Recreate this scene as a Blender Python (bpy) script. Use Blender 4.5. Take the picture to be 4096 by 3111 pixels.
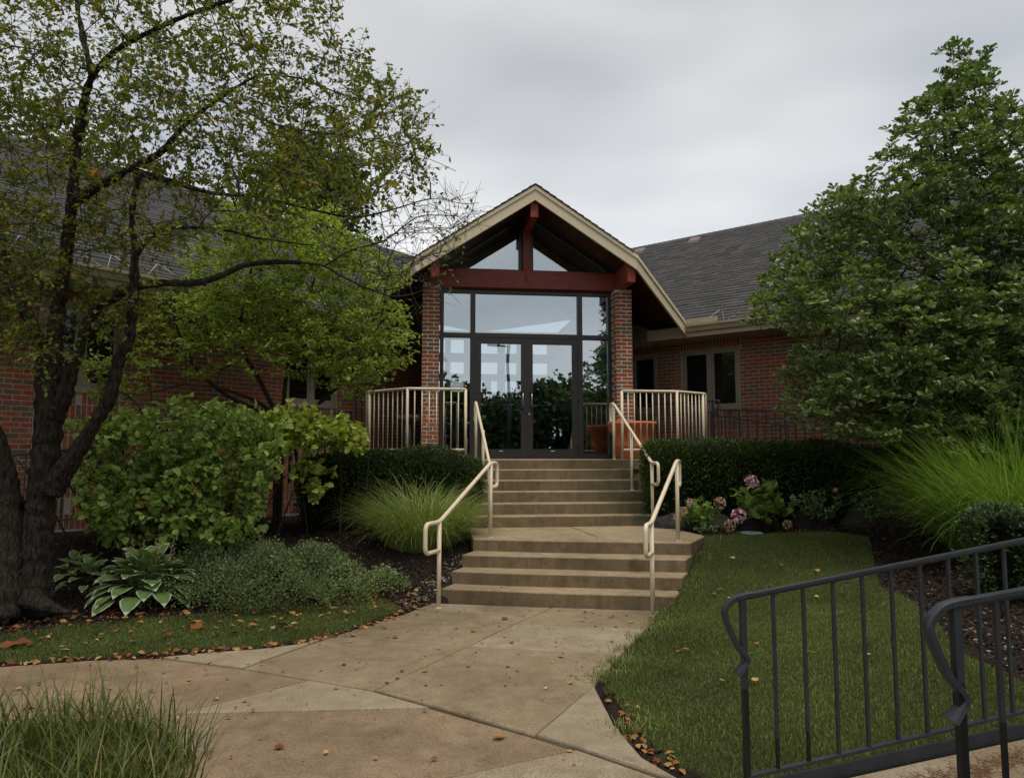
import bpy, math, random
import numpy as np
from mathutils import Vector, Matrix

for _o in list(bpy.data.objects):
    bpy.data.objects.remove(_o, do_unlink=True)
sc = bpy.context.scene
col = sc.collection
rng = np.random.default_rng(11)
random.seed(11)

# ------------------------------------------------------------------ camera
F, TILT, EYE = 2880.0, math.radians(5.29), 1.54
cam = bpy.data.cameras.new('camera')
cam.sensor_width = 36.0
cam.lens = 36.0 * F / 4096.0
cam.clip_end = 3000
camo = bpy.data.objects.new('camera', cam)
camo.location = (0, 0, EYE)
camo.rotation_euler = (math.pi / 2 + TILT, 0, 0)
col.objects.link(camo)
sc.camera = camo

# ------------------------------------------------------------------ sky, overcast
SUN_EL, SUN_ROT = math.radians(58), math.radians(205)
world = bpy.data.worlds.new('World')
sc.world = world
world.use_nodes = True
wn, wl = world.node_tree.nodes, world.node_tree.links
wn.clear()
w_out = wn.new('ShaderNodeOutputWorld')
w_sky = wn.new('ShaderNodeTexSky')
w_sky.sky_type = 'NISHITA'
w_sky.sun_disc = False
w_sky.sun_elevation = SUN_EL
w_sky.sun_rotation = SUN_ROT
w_bg1 = wn.new('ShaderNodeBackground')
w_bg1.inputs[1].default_value = 0.10
wl.new(w_sky.outputs[0], w_bg1.inputs[0])
w_tc = wn.new('ShaderNodeTexCoord')
w_map = wn.new('ShaderNodeMapping')
w_map.inputs['Scale'].default_value = (1.0, 1.0, 2.4)
wl.new(w_tc.outputs['Generated'], w_map.inputs[0])
w_noise = wn.new('ShaderNodeTexNoise')
w_noise.inputs['Scale'].default_value = 2.1
w_noise.inputs['Detail'].default_value = 2.5
w_noise.inputs['Roughness'].default_value = 0.45
w_noise.inputs['Distortion'].default_value = 0.15
wl.new(w_map.outputs[0], w_noise.inputs[0])
w_ramp = wn.new('ShaderNodeValToRGB')
w_ramp.color_ramp.elements[0].position = 0.34
w_ramp.color_ramp.elements[0].color = (0.455, 0.472, 0.508, 1)
w_ramp.color_ramp.elements[1].position = 0.64
w_ramp.color_ramp.elements[1].color = (0.75, 0.752, 0.742, 1)
wl.new(w_noise.outputs['Fac'], w_ramp.inputs[0])
w_sep = wn.new('ShaderNodeSeparateXYZ')
wl.new(w_tc.outputs['Generated'], w_sep.inputs[0])
w_el = wn.new('ShaderNodeMapRange')          # cloud deck: paler towards the horizon
w_el.inputs['From Min'].default_value = 0.0
w_el.inputs['From Max'].default_value = 0.70
w_el.inputs['To Min'].default_value = 1.12
w_el.inputs['To Max'].default_value = 0.50
wl.new(w_sep.outputs['Z'], w_el.inputs['Value'])
w_mul = wn.new('ShaderNodeVectorMath')
w_mul.operation = 'SCALE'
wl.new(w_ramp.outputs[0], w_mul.inputs[0])
wl.new(w_el.outputs[0], w_mul.inputs['Scale'])
w_bg2 = wn.new('ShaderNodeBackground')
w_bg2.inputs[1].default_value = 0.80
wl.new(w_mul.outputs[0], w_bg2.inputs[0])
w_mix = wn.new('ShaderNodeMixShader')
w_mix.inputs[0].default_value = 0.93
wl.new(w_bg1.outputs[0], w_mix.inputs[1])
wl.new(w_bg2.outputs[0], w_mix.inputs[2])
wl.new(w_mix.outputs[0], w_out.inputs[0])

sun = bpy.data.lights.new('sun', 'SUN')
sun.energy = 1.5
sun.angle = math.radians(38)
sun.color = (1.0, 0.96, 0.90)
suno = bpy.data.objects.new('sun', sun)
# light comes from high behind and to the right of the camera
_sd = Vector((0.22, -0.40, 1.3)).normalized()
suno.rotation_euler = _sd.to_track_quat('Z', 'Y').to_euler()
w_sky.sun_rotation = math.atan2(_sd.x, _sd.y)
w_sky.sun_elevation = math.asin(_sd.z)
col.objects.link(suno)

sc.view_settings.view_transform = 'Standard'
sc.view_settings.look = 'None'
sc.view_settings.gamma = 1.0
sc.view_settings.exposure = 0.92
sc.view_settings.use_curve_mapping = False
sc.render.engine = 'CYCLES'
sc.cycles.use_denoising = True
sc.cycles.max_bounces = 6
sc.cycles.diffuse_bounces = 3
sc.cycles.glossy_bounces = 3
sc.cycles.transmission_bounces = 3
sc.cycles.transparent_max_bounces = 8
sc.cycles.sample_clamp_indirect = 4

# ------------------------------------------------------------------ helpers
_c, _s = math.cos(TILT), math.sin(TILT)
DS = 4096 / 2212.0          # survey pixels of the half-size print -> full photograph


def _ray(px, py):
    u, v = (px - 2048) / F, (1555.5 - py) / F
    return u, _c - v * _s, _s + v * _c


def PY(px, py, Y):
    """world point at distance Y in front of the camera"""
    r = _ray(px, py)
    k = Y / r[1]
    return (r[0] * k, Y, EYE + r[2] * k)


def PZ(px, py, z):
    """world point at height z"""
    r = _ray(px, py)
    k = (z - EYE) / r[2]
    return (r[0] * k, r[1] * k, z)


def D(x, y, Y):
    return PY(x * DS, y * DS, Y)


def smooth(t):
    t = np.clip(t, 0, 1)
    return t * t * (3 - 2 * t)


def in_poly(x, y, poly):
    x, y = np.asarray(x), np.asarray(y)
    r = np.zeros(x.shape, bool)
    n = len(poly)
    for i in range(n):
        x0, y0 = poly[i]
        x1, y1 = poly[(i + 1) % n]
        c = ((y0 > y) != (y1 > y)) & (x < (x1 - x0) * (y - y0) / (y1 - y0 + 1e-12) + x0)
        r ^= c
    return r


def link(name, data, parent=None, label=None, cat=None, group=None, kind=None):
    o = bpy.data.objects.new(name, data)
    col.objects.link(o)
    if parent is not None:
        o.parent = parent
    if label:
        o['label'] = label
    if cat:
        o['category'] = cat
    if group:
        o['group'] = group
    if kind:
        o['kind'] = kind
    return o


def thing(name, loc, label, cat, rz=0.0, group=None):
    o = link(name, None, None, label, cat, group)
    o.location = loc
    o.rotation_euler = (0, 0, rz)
    return o


def mesh_np(name, V, Fc, mats, smooth_shade=False, mi=None):
    V = np.ascontiguousarray(V, dtype=np.float32)
    Fc = np.ascontiguousarray(Fc, dtype=np.int32)
    k = Fc.shape[1]
    m = bpy.data.meshes.new(name)
    m.vertices.add(len(V))
    m.vertices.foreach_set('co', V.ravel())
    m.loops.add(Fc.size)
    m.loops.foreach_set('vertex_index', Fc.ravel())
    m.polygons.add(len(Fc))
    m.polygons.foreach_set('loop_start', np.arange(0, Fc.size, k, dtype=np.int32))
    m.polygons.foreach_set('loop_total', np.full(len(Fc), k, dtype=np.int32))
    for mt in (mats if isinstance(mats, (list, tuple)) else [mats]):
        m.materials.append(mt)
    if mi is not None:
        m.polygons.foreach_set('material_index', np.asarray(mi, dtype=np.int32))
    if smooth_shade:
        m.polygons.foreach_set('use_smooth', np.ones(len(Fc), dtype=bool))
    m.update(calc_edges=True)
    return m


class MB:
    """collects shapes for one mesh"""

    def __init__(self, T=None):
        self.v, self.f, self.m, self.T = [], [], [], T

    def _add(self, vs, fs, mi=0):
        b = len(self.v)
        self.v += [tuple(p) for p in vs]
        self.f += [tuple(b + i for i in q) for q in fs]
        self.m += [mi] * len(fs)

    def box(self, x0, x1, y0, y1, z0, z1, mi=0):
        vs = [(x0, y0, z0), (x1, y0, z0), (x1, y1, z0), (x0, y1, z0), (x0, y0, z1), (x1, y0, z1), (x1, y1, z1), (x0, y1, z1)]
        self._add(vs, [(3, 2, 1, 0), (4, 5, 6, 7), (0, 1, 5, 4), (1, 2, 6, 5), (2, 3, 7, 6), (3, 0, 4, 7)], mi)

    def bbox(self, x0, x1, y0, y1, z0, z1, b, mi=0):
        """box with chamfered edges"""
        xs, ys, zs = (x0, x1), (y0, y1), (z0, z1)
        vs, idx = [], {}
        for i in (0, 1):
            for j in (0, 1):
                for k in (0, 1):
                    sx, sy, sz = (1, -1)[i], (1, -1)[j], (1, -1)[k]
                    for ax in range(3):
                        p = [xs[i] + sx * b, ys[j] + sy * b, zs[k] + sz * b]
                        p[ax] = (xs[i], ys[j], zs[k])[ax]
                        idx[(i, j, k, ax)] = len(vs)
                        vs.append(p)
        fs = []
        for ax in range(3):
            a, c = [q for q in range(3) if q != ax]
            for sd in (0, 1):
                q = []
                for (u, w) in ((0, 0), (1, 0), (1, 1), (0, 1)):
                    t = [0, 0, 0]
                    t[ax], t[a], t[c] = sd, u, w
                    q.append(idx[(t[0], t[1], t[2], ax)])
                fs.append(q)
            for u in (0, 1):
                for w in (0, 1):
                    t0, t1 = [0, 0, 0], [0, 0, 0]
                    t0[a] = t1[a] = u
                    t0[c] = t1[c] = w
                    t0[ax], t1[ax] = 0, 1
                    fs.append([idx[(*t0, a)], idx[(*t1, a)], idx[(*t1, c)], idx[(*t0, c)]])
        for i in (0, 1):
            for j in (0, 1):
                for k in (0, 1):
                    fs.append([idx[(i, j, k, 0)], idx[(i, j, k, 1)], idx[(i, j, k, 2)]])
        self._add(vs, fs, mi)

    def prism(self, poly, z0, z1, mi=0):
        n = len(poly)
        vs = [(p[0], p[1], z0) for p in poly] + [(p[0], p[1], z1) for p in poly]
        fs = [tuple(range(n))[::-1], tuple(range(n, 2 * n))]
        fs += [(i, (i + 1) % n, n + (i + 1) % n, n + i) for i in range(n)]
        self._add(vs, fs, mi)

    def prism_xz(self, poly, y0, y1, mi=0):
        n = len(poly)
        vs = [(p[0], y0, p[1]) for p in poly] + [(p[0], y1, p[1]) for p in poly]
        fs = [tuple(range(n)), tuple(range(n, 2 * n))[::-1]]
        fs += [(n + i, n + (i + 1) % n, (i + 1) % n, i) for i in range(n)]
        self._add(vs, fs, mi)

    def slab(self, poly, z0, z1, b=0.012, mi=0, ris=0):
        """polygon slab with a rounded top arris"""
        n = len(poly)
        P = [Vector((p[0], p[1])) for p in poly]
        ar = sum(P[i].x * P[(i + 1) % n].y - P[(i + 1) % n].x * P[i].y for i in range(n))
        sg = 1 if ar > 0 else -1

        def inset(d):
            r = []
            for i in range(n):
                a, c, e = P[i - 1], P[i], P[(i + 1) % n]
                d1, d2 = (c - a).normalized(), (e - c).normalized()
                n1, n2 = Vector((-d1.y, d1.x)) * sg, Vector((-d2.y, d2.x)) * sg
                bis = (n1 + n2)
                bl = bis.length_squared
                bis = bis * (2.0 / max(bl, 0.4)) * 0.5 * 2 / 2
                r.append(c + (n1 + n2) * (1.0 / max(1 + n1.dot(n2), 0.35)) * d)
            return r
        rings = [(0, z0), (0, z1 - b), (b * .3, z1 - b * .3), (b, z1)]
        vs = []
        for d, z in rings:
            vs += [(p.x, p.y, z) for p in (inset(d) if d else P)]
        fs = [tuple(range(n))[::-sg], tuple(range(3 * n, 4 * n))[::sg]]
        for r in range(3):
            for i in range(n):
                j = (i + 1) % n
                fs.append((r * n + i, r * n + j, (r + 1) * n + j, (r + 1) * n + i)[::sg])
        self._add(vs, fs, mi)
        if ris:
            m0 = len(self.m) - len(fs)
            for i in range(n):
                self.m[m0 + 2 + i] = ris

    def tube(self, path, r, sides=10, caps=True, mi=0, rs=None):
        pts = [Vector(p) for p in path]
        n = len(pts)
        tang = []
        for i in range(n):
            a, c = pts[max(i - 1, 0)], pts[min(i + 1, n - 1)]
            tang.append((c - a).normalized())
        up = Vector((0, 0, 1)) if abs(tang[0].z) < .9 else Vector((1, 0, 0))
        u = tang[0].cross(up).normalized()
        b = len(self.v)
        for i in range(n):
            if i:
                u = (u - tang[i] * u.dot(tang[i])).normalized()
            w = tang[i].cross(u)
            rr = rs[i] if rs else r
            for k in range(sides):
                a = 2 * math.pi * k / sides
                self.v.append(tuple(pts[i] + (u * math.cos(a) + w * math.sin(a)) * rr))
        for i in range(n - 1):
            for k in range(sides):
                l = (k + 1) % sides
                self.f.append((b + i * sides + k, b + i * sides + l, b + (i + 1) * sides + l, b + (i + 1) * sides + k))
                self.m.append(mi)
        if caps:
            self.f.append(tuple(b + k for k in range(sides))[::-1])
            self.f.append(tuple(b + (n - 1) * sides + k for k in range(sides)))
            self.m += [mi, mi]

    def bar(self, a, c, w, d, mi=0, side=None):
        """square bar from a to c: w across (horizontal), d in the other direction"""
        a, c = Vector(a), Vector(c)
        t = (c - a).normalized()
        if side is None:
            side = t.cross(Vector((0, 0, 1)))
            if side.length < 1e-4:
                side = Vector((1, 0, 0))
        s = Vector(side).normalized()
        s = (s - t * s.dot(t)).normalized()
        n = s.cross(t)
        vs = []
        for p in (a, c):
            for (i, j) in ((-1, -1), (1, -1), (1, 1), (-1, 1)):
                vs.append(p + s * (i * w / 2) + n * (j * d / 2))
        self._add(vs, [(3, 2, 1, 0), (4, 5, 6, 7), (0, 1, 5, 4), (1, 2, 6, 5), (2, 3, 7, 6), (3, 0, 4, 7)], mi)

    def lathe(self, prof, c=(0, 0, 0), sides=32, mi=0):
        b = len(self.v)
        n = len(prof)
        for (r, z) in prof:
            for k in range(sides):
                a = 2 * math.pi * k / sides
                self.v.append((c[0] + r * math.cos(a), c[1] + r * math.sin(a), c[2] + z))
        for i in range(n - 1):
            for k in range(sides):
                l = (k + 1) % sides
                self.f.append((b + i * sides + k, b + i * sides + l, b + (i + 1) * sides + l, b + (i + 1) * sides + k))
                self.m.append(mi)

    def mesh(self, name, mats, smooth_shade=False):
        m = bpy.data.meshes.new(name)
        V = self.v if self.T is None else [self.T(*p) for p in self.v]
        m.from_pydata(V, [], self.f)
        for mt in (mats if isinstance(mats, (list, tuple)) else [mats]):
            m.materials.append(mt)
        m.polygons.foreach_set('material_index', self.m)
        if smooth_shade:
            m.polygons.foreach_set('use_smooth', [True] * len(m.polygons))
        m.update()
        return m

    def build(self, name, mats, parent=None, smooth_shade=False, **kw):
        return link(name, self.mesh(name, mats, smooth_shade), parent, **kw)


def fillet(pts, r, n=5):
    pts = [Vector(p) for p in pts]
    out = [pts[0]]
    for i in range(1, len(pts) - 1):
        a, c, e = pts[i - 1], pts[i], pts[i + 1]
        d1, d2 = (a - c), (e - c)
        rr = min(r, d1.length * .49, d2.length * .49)
        p0, p1 = c + d1.normalized() * rr, c + d2.normalized() * rr
        for k in range(n + 1):
            t = k / n
            out.append(p0 * (1 - t) ** 2 + c * 2 * t * (1 - t) + p1 * t * t)
    out.append(pts[-1])
    return out


def catmull(pts, n=6):
    pts = [Vector(p) for p in pts]
    q = [pts[0] * 2 - pts[1]] + pts + [pts[-1] * 2 - pts[-2]]
    out = []
    for i in range(1, len(q) - 2):
        for k in range(n):
            t = k / n
            a, b, c, d = q[i - 1], q[i], q[i + 1], q[i + 2]
            out.append(0.5 * ((2 * b) + (c - a) * t + (2 * a - 5 * b + 4 * c - d) * t * t + (-a + 3 * b - 3 * c + d) * t ** 3))
    out.append(pts[-1])
    return out


# ------------------------------------------------------------------ materials
def new_mat(name):
    m = bpy.data.materials.new(name)
    m.use_nodes = True
    nt = m.node_tree
    nt.nodes.clear()
    out = nt.nodes.new('ShaderNodeOutputMaterial')
    return m, nt.nodes, nt.links, out


def ramp(N, stops):
    r = N.new('ShaderNodeValToRGB')
    e = r.color_ramp.elements
    while len(e) < len(stops):
        e.new(0.5)
    for i, (p, c) in enumerate(stops):
        e[i].position = p
        e[i].color = (*c, 1)
    return r


def noise(N, L, scale, detail=3, coord='Object', rough=.55, stretch=None):
    tc = N.new('ShaderNodeTexCoord')
    n = N.new('ShaderNodeTexNoise')
    n.inputs['Scale'].default_value = scale
    n.inputs['Detail'].default_value = detail
    n.inputs['Roughness'].default_value = rough
    if stretch:
        mp = N.new('ShaderNodeMapping')
        mp.inputs['Scale'].default_value = stretch
        L.new(tc.outputs[coord], mp.inputs[0])
        L.new(mp.outputs[0], n.inputs[0])
    else:
        L.new(tc.outputs[coord], n.inputs[0])
    return n


def mixc(N, L, f, a, b, mode='MIX'):
    m = N.new('ShaderNodeMix')
    m.data_type = 'RGBA'
    m.blend_type = mode
    for sock, val in ((m.inputs[0], f), (m.inputs[6], a), (m.inputs[7], b)):
        if hasattr(val, 'is_linked') or hasattr(val, 'links'):
            L.new(val, sock)
        elif isinstance(val, (tuple, list)):
            sock.default_value = (*val, 1)
        else:
            sock.default_value = val
    return m.outputs[2]


def bsdf(N, L, out, color, rough=.6, spec=.3, metal=0.0, bump=None, bstr=.3, bdist=.01):
    p = N.new('ShaderNodeBsdfPrincipled')
    if isinstance(color, (tuple, list)):
        p.inputs['Base Color'].default_value = (*color, 1)
    else:
        L.new(color, p.inputs['Base Color'])
    if isinstance(rough, float):
        p.inputs['Roughness'].default_value = rough
    else:
        L.new(rough, p.inputs['Roughness'])
    p.inputs['Specular IOR Level'].default_value = spec
    p.inputs['Metallic'].default_value = metal
    if bump is not None:
        b = N.new('ShaderNodeBump')
        b.inputs['Strength'].default_value = bstr
        b.inputs['Distance'].default_value = bdist
        L.new(bump, b.inputs['Height'])
        L.new(b.outputs[0], p.inputs['Normal'])
    if out is not None:
        L.new(p.outputs[0], out.inputs[0])
    return p


def mat_simple(name, c1, c2=None, scale=6.0, rough=.6, spec=.3, metal=0.0, bstr=.15, bdist=.004, stretch=None, fine=90.0):
    m, N, L, out = new_mat(name)
    c2 = c2 or tuple(x * .8 for x in c1)
    n1 = noise(N, L, scale, 4, stretch=stretch)
    r = ramp(N, [(.35, c2), (.65, c1)])
    L.new(n1.outputs['Fac'], r.inputs[0])
    n2 = noise(N, L, fine, 2, stretch=stretch)
    bsdf(N, L, out, r.outputs[0], float(rough), spec, metal, n2.outputs['Fac'], bstr, bdist)
    return m


def mat_leaf(name, stops, rough=.5, spec=.35, trans=.3, tcol=None, var=None):
    """leaf colours differ from leaf to leaf"""
    m, N, L, out = new_mat(name)
    g = N.new('ShaderNodeNewGeometry')
    r = ramp(N, stops)
    L.new(g.outputs['Random Per Island'], r.inputs[0])
    c = r.outputs[0]
    n = noise(N, L, 1.3, 2)
    rr = ramp(N, [(.3, (.72, .74, .7)), (.7, (1.2, 1.18, 1.1))])
    L.new(n.outputs['Fac'], rr.inputs[0])
    c = mixc(N, L, 1.0, c, rr.outputs[0], 'MULTIPLY')
    p = bsdf(N, L, None, c, rough, spec)
    t = N.new('ShaderNodeBsdfTranslucent')
    tc = mixc(N, L, 1.0, c, tcol or (1.5, 1.6, .7), 'MULTIPLY')
    L.new(tc, t.inputs[0])
    ms = N.new('ShaderNodeMixShader')
    ms.inputs[0].default_value = trans
    L.new(p.outputs[0], ms.inputs[1])
    L.new(t.outputs[0], ms.inputs[2])
    L.new(ms.outputs[0], out.inputs[0])
    return m


def mat_random(name, stops, per='island', rough=.85, spec=.15, nscale=25.0, namt=.35, bstr=.4, bdist=.003, stretch=None, rotz=None):
    """one colour per piece plus grain"""
    m, N, L, out = new_mat(name)
    if per == 'island':
        g = N.new('ShaderNodeNewGeometry')
        src = g.outputs['Random Per Island']
    else:
        g = N.new('ShaderNodeObjectInfo')
        src = g.outputs['Random']
    r = ramp(N, stops)
    r.color_ramp.interpolation = 'LINEAR'
    L.new(src, r.inputs[0])
    n = noise(N, L, nscale, 4, stretch=stretch)
    nr = ramp(N, [(.3, (1 - namt,) * 3), (.7, (1 + namt * .6,) * 3)])
    L.new(n.outputs['Fac'], nr.inputs[0])
    c = mixc(N, L, 1.0, r.outputs[0], nr.outputs[0], 'MULTIPLY')
    bsdf(N, L, out, c, float(rough), spec, 0.0, n.outputs['Fac'], bstr, bdist)
    return m


BRICK = [(0.0, (.300, .076, .042)), (.15, (.350, .088, .044)), (.30, (.245, .088, .054)), (.44, (.185, .108, .074)),
         (.58, (.150, .108, .090)), (.70, (.195, .112, .070)), (.84, (.290, .115, .056)), (1.0, (.375, .094, .046))]
M = {}
BRICK_P = [(p, (c[0] * 1.12, c[1] * 1.08, c[2])) for p, c in BRICK]
M['brick_obj'] = mat_random('brick_single', BRICK_P, 'object', nscale=30)
M['brick'] = mat_random('brick_field', BRICK, 'island', nscale=30)
M['mortar'] = mat_simple('mortar', (.68, .62, .52), (.57, .515, .43), 9, .9, .1)
M['mortar_shaded'] = mat_simple('shaded_mortar', (.42, .375, .31), (.32, .285, .235), 5, .9, .1)  # wing mortar: darker copy with the walls' shade put into its colour
SHING = [(0.0, (.056, .055, .055)), (.4, (.066, .064, .063)), (.8, (.075, .071, .068)), (1.0, (.092, .083, .077))]
M['shingle'] = mat_random('shingle_field', SHING, 'island', nscale=60, namt=.3, bstr=.5)
M['shingle_obj'] = mat_random('shingle_single', SHING, 'object', nscale=60, namt=.3, bstr=.5)
M['roof_felt'] = mat_simple('roof_underlay', (.05, .047, .045), None, 20, .9, .1)
M['fascia'] = mat_simple('fascia_paint', (.63, .535, .37), (.585, .49, .335), 2, .55, .3, bstr=.1)
M['gutter'] = mat_simple('gutter_paint', (.46, .385, .265), (.40, .33, .225), 3, .45, .35, bstr=.05)
M['soffit_paint'] = mat_simple('soffit_paint', (.40, .345, .25), (.36, .31, .225), 2, .6, .2)
M['redwood'] = mat_simple('stained_beam', (.26, .043, .025), (.17, .028, .018), 5, .45, .35, stretch=(1, 8, 8), bstr=.25, fine=40)
M['redwood_end'] = mat_simple('stained_beam_end', (.29, .055, .034), (.19, .036, .024), 12, .55, .3, bstr=.4)
M['deckwood'] = mat_random('stained_boards', [(0, (.060, .021, .011)), (.5, (.085, .030, .015)), (1, (.105, .042, .018))], 'island', .5, .3, 14, .4, .3, stretch=(8, .8, 8))
M['deckwood_obj'] = mat_random('stained_board', [(0, (.060, .021, .011)), (.5, (.085, .030, .015)), (1, (.105, .042, .018))], 'object', .5, .3, 14, .4, .3, stretch=(8, .8, 8))
M['bronze'] = mat_simple('bronze_aluminium', (.030, .026, .023), (.024, .021, .019), 4, .38, .5, bstr=.03)
M['steel'] = mat_simple('brushed_steel', (.55, .54, .52), None, 30, .3, .5, .9, bstr=.05)
M['cream'] = mat_simple('cream_rail_paint', (.70, .585, .42), (.64, .53, .375), 7, .42, .4, bstr=.06)
M['winframe'] = mat_simple('window_frame_paint', (.30, .265, .20), (.26, .23, .175), 4, .5, .3)
M['blackenamel'] = mat_simple('black_undercoat', (.006, .006, .007), (.003, .003, .004), 20, .5, .4)
M['blackrail'] = mat_simple('dark_rail_paint', (.026, .028, .034), (.019, .021, .026), 14, .45, .45, bstr=.2)
M['terracotta'] = mat_simple('terracotta_plastic', (.66, .175, .060), (.58, .150, .052), 3, .5, .35, bstr=.05)
M['blackplastic'] = mat_simple('black_plastic', (.015, .015, .016), None, 10, .35, .5)
M['white'] = mat_simple('white_paper', (.75, .75, .73), None, 5, .7, .2)
M['pipe'] = mat_simple('dark_pipe', (.03, .031, .034), None, 12, .45, .5)
M['plaster'] = mat_simple('interior_plaster', (.33, .33, .31), None, 2, .8, .2)
M['intfloor'] = mat_simple('interior_floor', (.10, .09, .08), None, 5, .5, .4)
M['ventcap'] = mat_simple('roof_vent_plastic', (.20, .15, .135), None, 6, .6, .3)
M['cable'] = mat_simple('heat_cable', (.52, .52, .50), None, 30, .5, .3)
M['bluepaint'] = mat_simple('blue_paint', (.10, .26, .44), (.07, .19, .34), 6, .6, .3)
M['lid'] = mat_simple('green_valve_lid', (.15, .21, .19), (.11, .16, .145), 12, .6, .3)


def concrete(name, base, dark, moss=None, worn=.30, streak=False):
    m, N, L, out = new_mat(name)
    n1 = noise(N, L, 1.1, 5, rough=.6)
    r1 = ramp(N, [(.3, dark), (.55, base), (.75, tuple(min(1, x * 1.14) for x in base))])
    L.new(n1.outputs['Fac'], r1.inputs[0])
    n2 = noise(N, L, 120, 2)
    r2 = ramp(N, [(.34, (.62, .60, .58)), (.46, (.95, .95, .95)), (.60, (1.03, 1.03, 1.03)), (.70, (1.35, 1.36, 1.38))])
    L.new(n2.outputs['Fac'], r2.inputs[0])
    c = mixc(N, L, 1.0, r1.outputs[0], r2.outputs[0], 'MULTIPLY')
    n4 = noise(N, L, 7, 4)
    r4 = ramp(N, [(.35, (.86, .84, .80)), (.65, (1.06, 1.06, 1.06))])
    L.new(n4.outputs['Fac'], r4.inputs[0])
    c = mixc(N, L, 1.0, c, r4.outputs[0], 'MULTIPLY')
    # pale worn patches where people walk
    n5 = noise(N, L, .9, 2, rough=.4)
    r5 = ramp(N, [(.60, (0, 0, 0)), (.74, (1, 1, 1))])
    L.new(n5.outputs['Fac'], r5.inputs[0])
    if worn:
        c = mixc(N, L, r5.outputs[0], c, mixc(N, L, worn, c, (.42, .37, .29)))
    if streak:      # run-off marks down the face
        n7 = noise(N, L, 3.0, 4, stretch=(4, 4, .35))
        r7 = ramp(N, [(.32, (.78, .77, .74)), (.58, (1, 1, 1))])
        L.new(n7.outputs['Fac'], r7.inputs[0])
        c = mixc(N, L, 1.0, c, r7.outputs[0], 'MULTIPLY')
    n6 = noise(N, L, 2.6, 6, rough=.75)
    r6 = ramp(N, [(.30, (.52, .48, .42)), (.43, (1, 1, 1))])
    L.new(n6.outputs['Fac'], r6.inputs[0])
    c = mixc(N, L, .75, c, mixc(N, L, 1.0, c, r6.outputs[0], 'MULTIPLY'))
    if moss:
        tc = N.new('ShaderNodeTexCoord')
        sp = N.new('ShaderNodeSeparateXYZ')
        L.new(tc.outputs['Object'], sp.inputs[0])
        mr = N.new('ShaderNodeMapRange')
        mr.inputs['From Min'].default_value, mr.inputs['From Max'].default_value = moss
        L.new(sp.outputs['X'], mr.inputs['Value'])
        n3 = noise(N, L, 3.5, 4)
        mm = N.new('ShaderNodeMath')
        mm.operation = 'MULTIPLY'
        r3 = ramp(N, [(.35, (.2, .2, .2)), (.6, (1, 1, 1))])
        L.new(n3.outputs['Fac'], r3.inputs[0])
        L.new(mr.outputs[0], mm.inputs[0])
        L.new(r3.outputs[0], mm.inputs[1])
        c = mixc(N, L, mm.outputs[0], c, (.055, .060, .028))
    bsdf(N, L, out, c, .85, .2, 0.0, n2.outputs['Fac'], .35, .004)
    return m


M['concrete'] = concrete('walk_concrete', (.250, .192, .121), (.185, .137, .083))
M['concrete_brown'] = concrete('walk_concrete_brown', (.240, .172, .108), (.160, .112, .069))
M['concrete_pale'] = concrete('walk_concrete_pale', (.290, .232, .158), (.225, .174, .114))
M['steps'] = concrete('step_concrete', (.325, .248, .155), (.240, .178, .110), worn=0)
M['steps_moss'] = concrete('step_concrete_algae', (.325, .248, .155), (.240, .178, .110), moss=(.15, 1.25), worn=0)


M['riser'] = concrete('damp_shaded_riser_concrete', (.205, .150, .090), (.145, .105, .062), worn=0, streak=True)  # riser materials: damp stain plus the risers' shade put into the colour
M['riser_moss'] = concrete('damp_shaded_riser_concrete_algae', (.205, .150, .090), (.145, .105, .062), moss=(.15, 1.25), worn=0, streak=True)


def mat_mulch():
    m, N, L, out = new_mat('bark_mulch')
    n1 = noise(N, L, 34, 5, rough=.7)
    r = ramp(N, [(.3, (.010, .007, .006)), (.52, (.024, .016, .012)), (.68, (.052, .034, .024)), (.8, (.09, .065, .048))])
    L.new(n1.outputs['Fac'], r.inputs[0])
    bsdf(N, L, out, r.outputs[0], .9, .15, 0.0, n1.outputs['Fac'], .9, .03)
    return m


M['mulch'] = mat_mulch()
M['soil'] = mat_simple('lawn_soil', (.045, .050, .020), (.026, .030, .013), 18, .95, .1, bstr=.6, bdist=.02)
M['farground'] = mat_simple('far_grass', (.055, .075, .028), (.035, .052, .02), .6, .95, .1)
M['chip'] = mat_random('bark_chips', [(0, (.012, .008, .007)), (.55, (.030, .019, .014)), (.8, (.060, .038, .026)), (.93, (.085, .060, .044)), (1, (.16, .135, .105))], 'island', .9, .15, 30, .3)
M['boulder'] = mat_simple('granite_boulder', (.040, .034, .030), (.018, .016, .015), 5, .85, .25, bstr=.7, bdist=.02, fine=25)
M['bark'] = mat_simple('grey_bark', (.060, .047, .036), (.014, .011, .009), 14, .9, .12, bstr=1.0, bdist=.035, stretch=(3, 3, .7), fine=22)
M['twig'] = mat_simple('dark_twig', (.050, .042, .036), (.028, .024, .021), 12, .85, .15)
M['stem'] = mat_simple('shrub_stem', (.045, .033, .026), None, 12, .85, .15)


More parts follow.
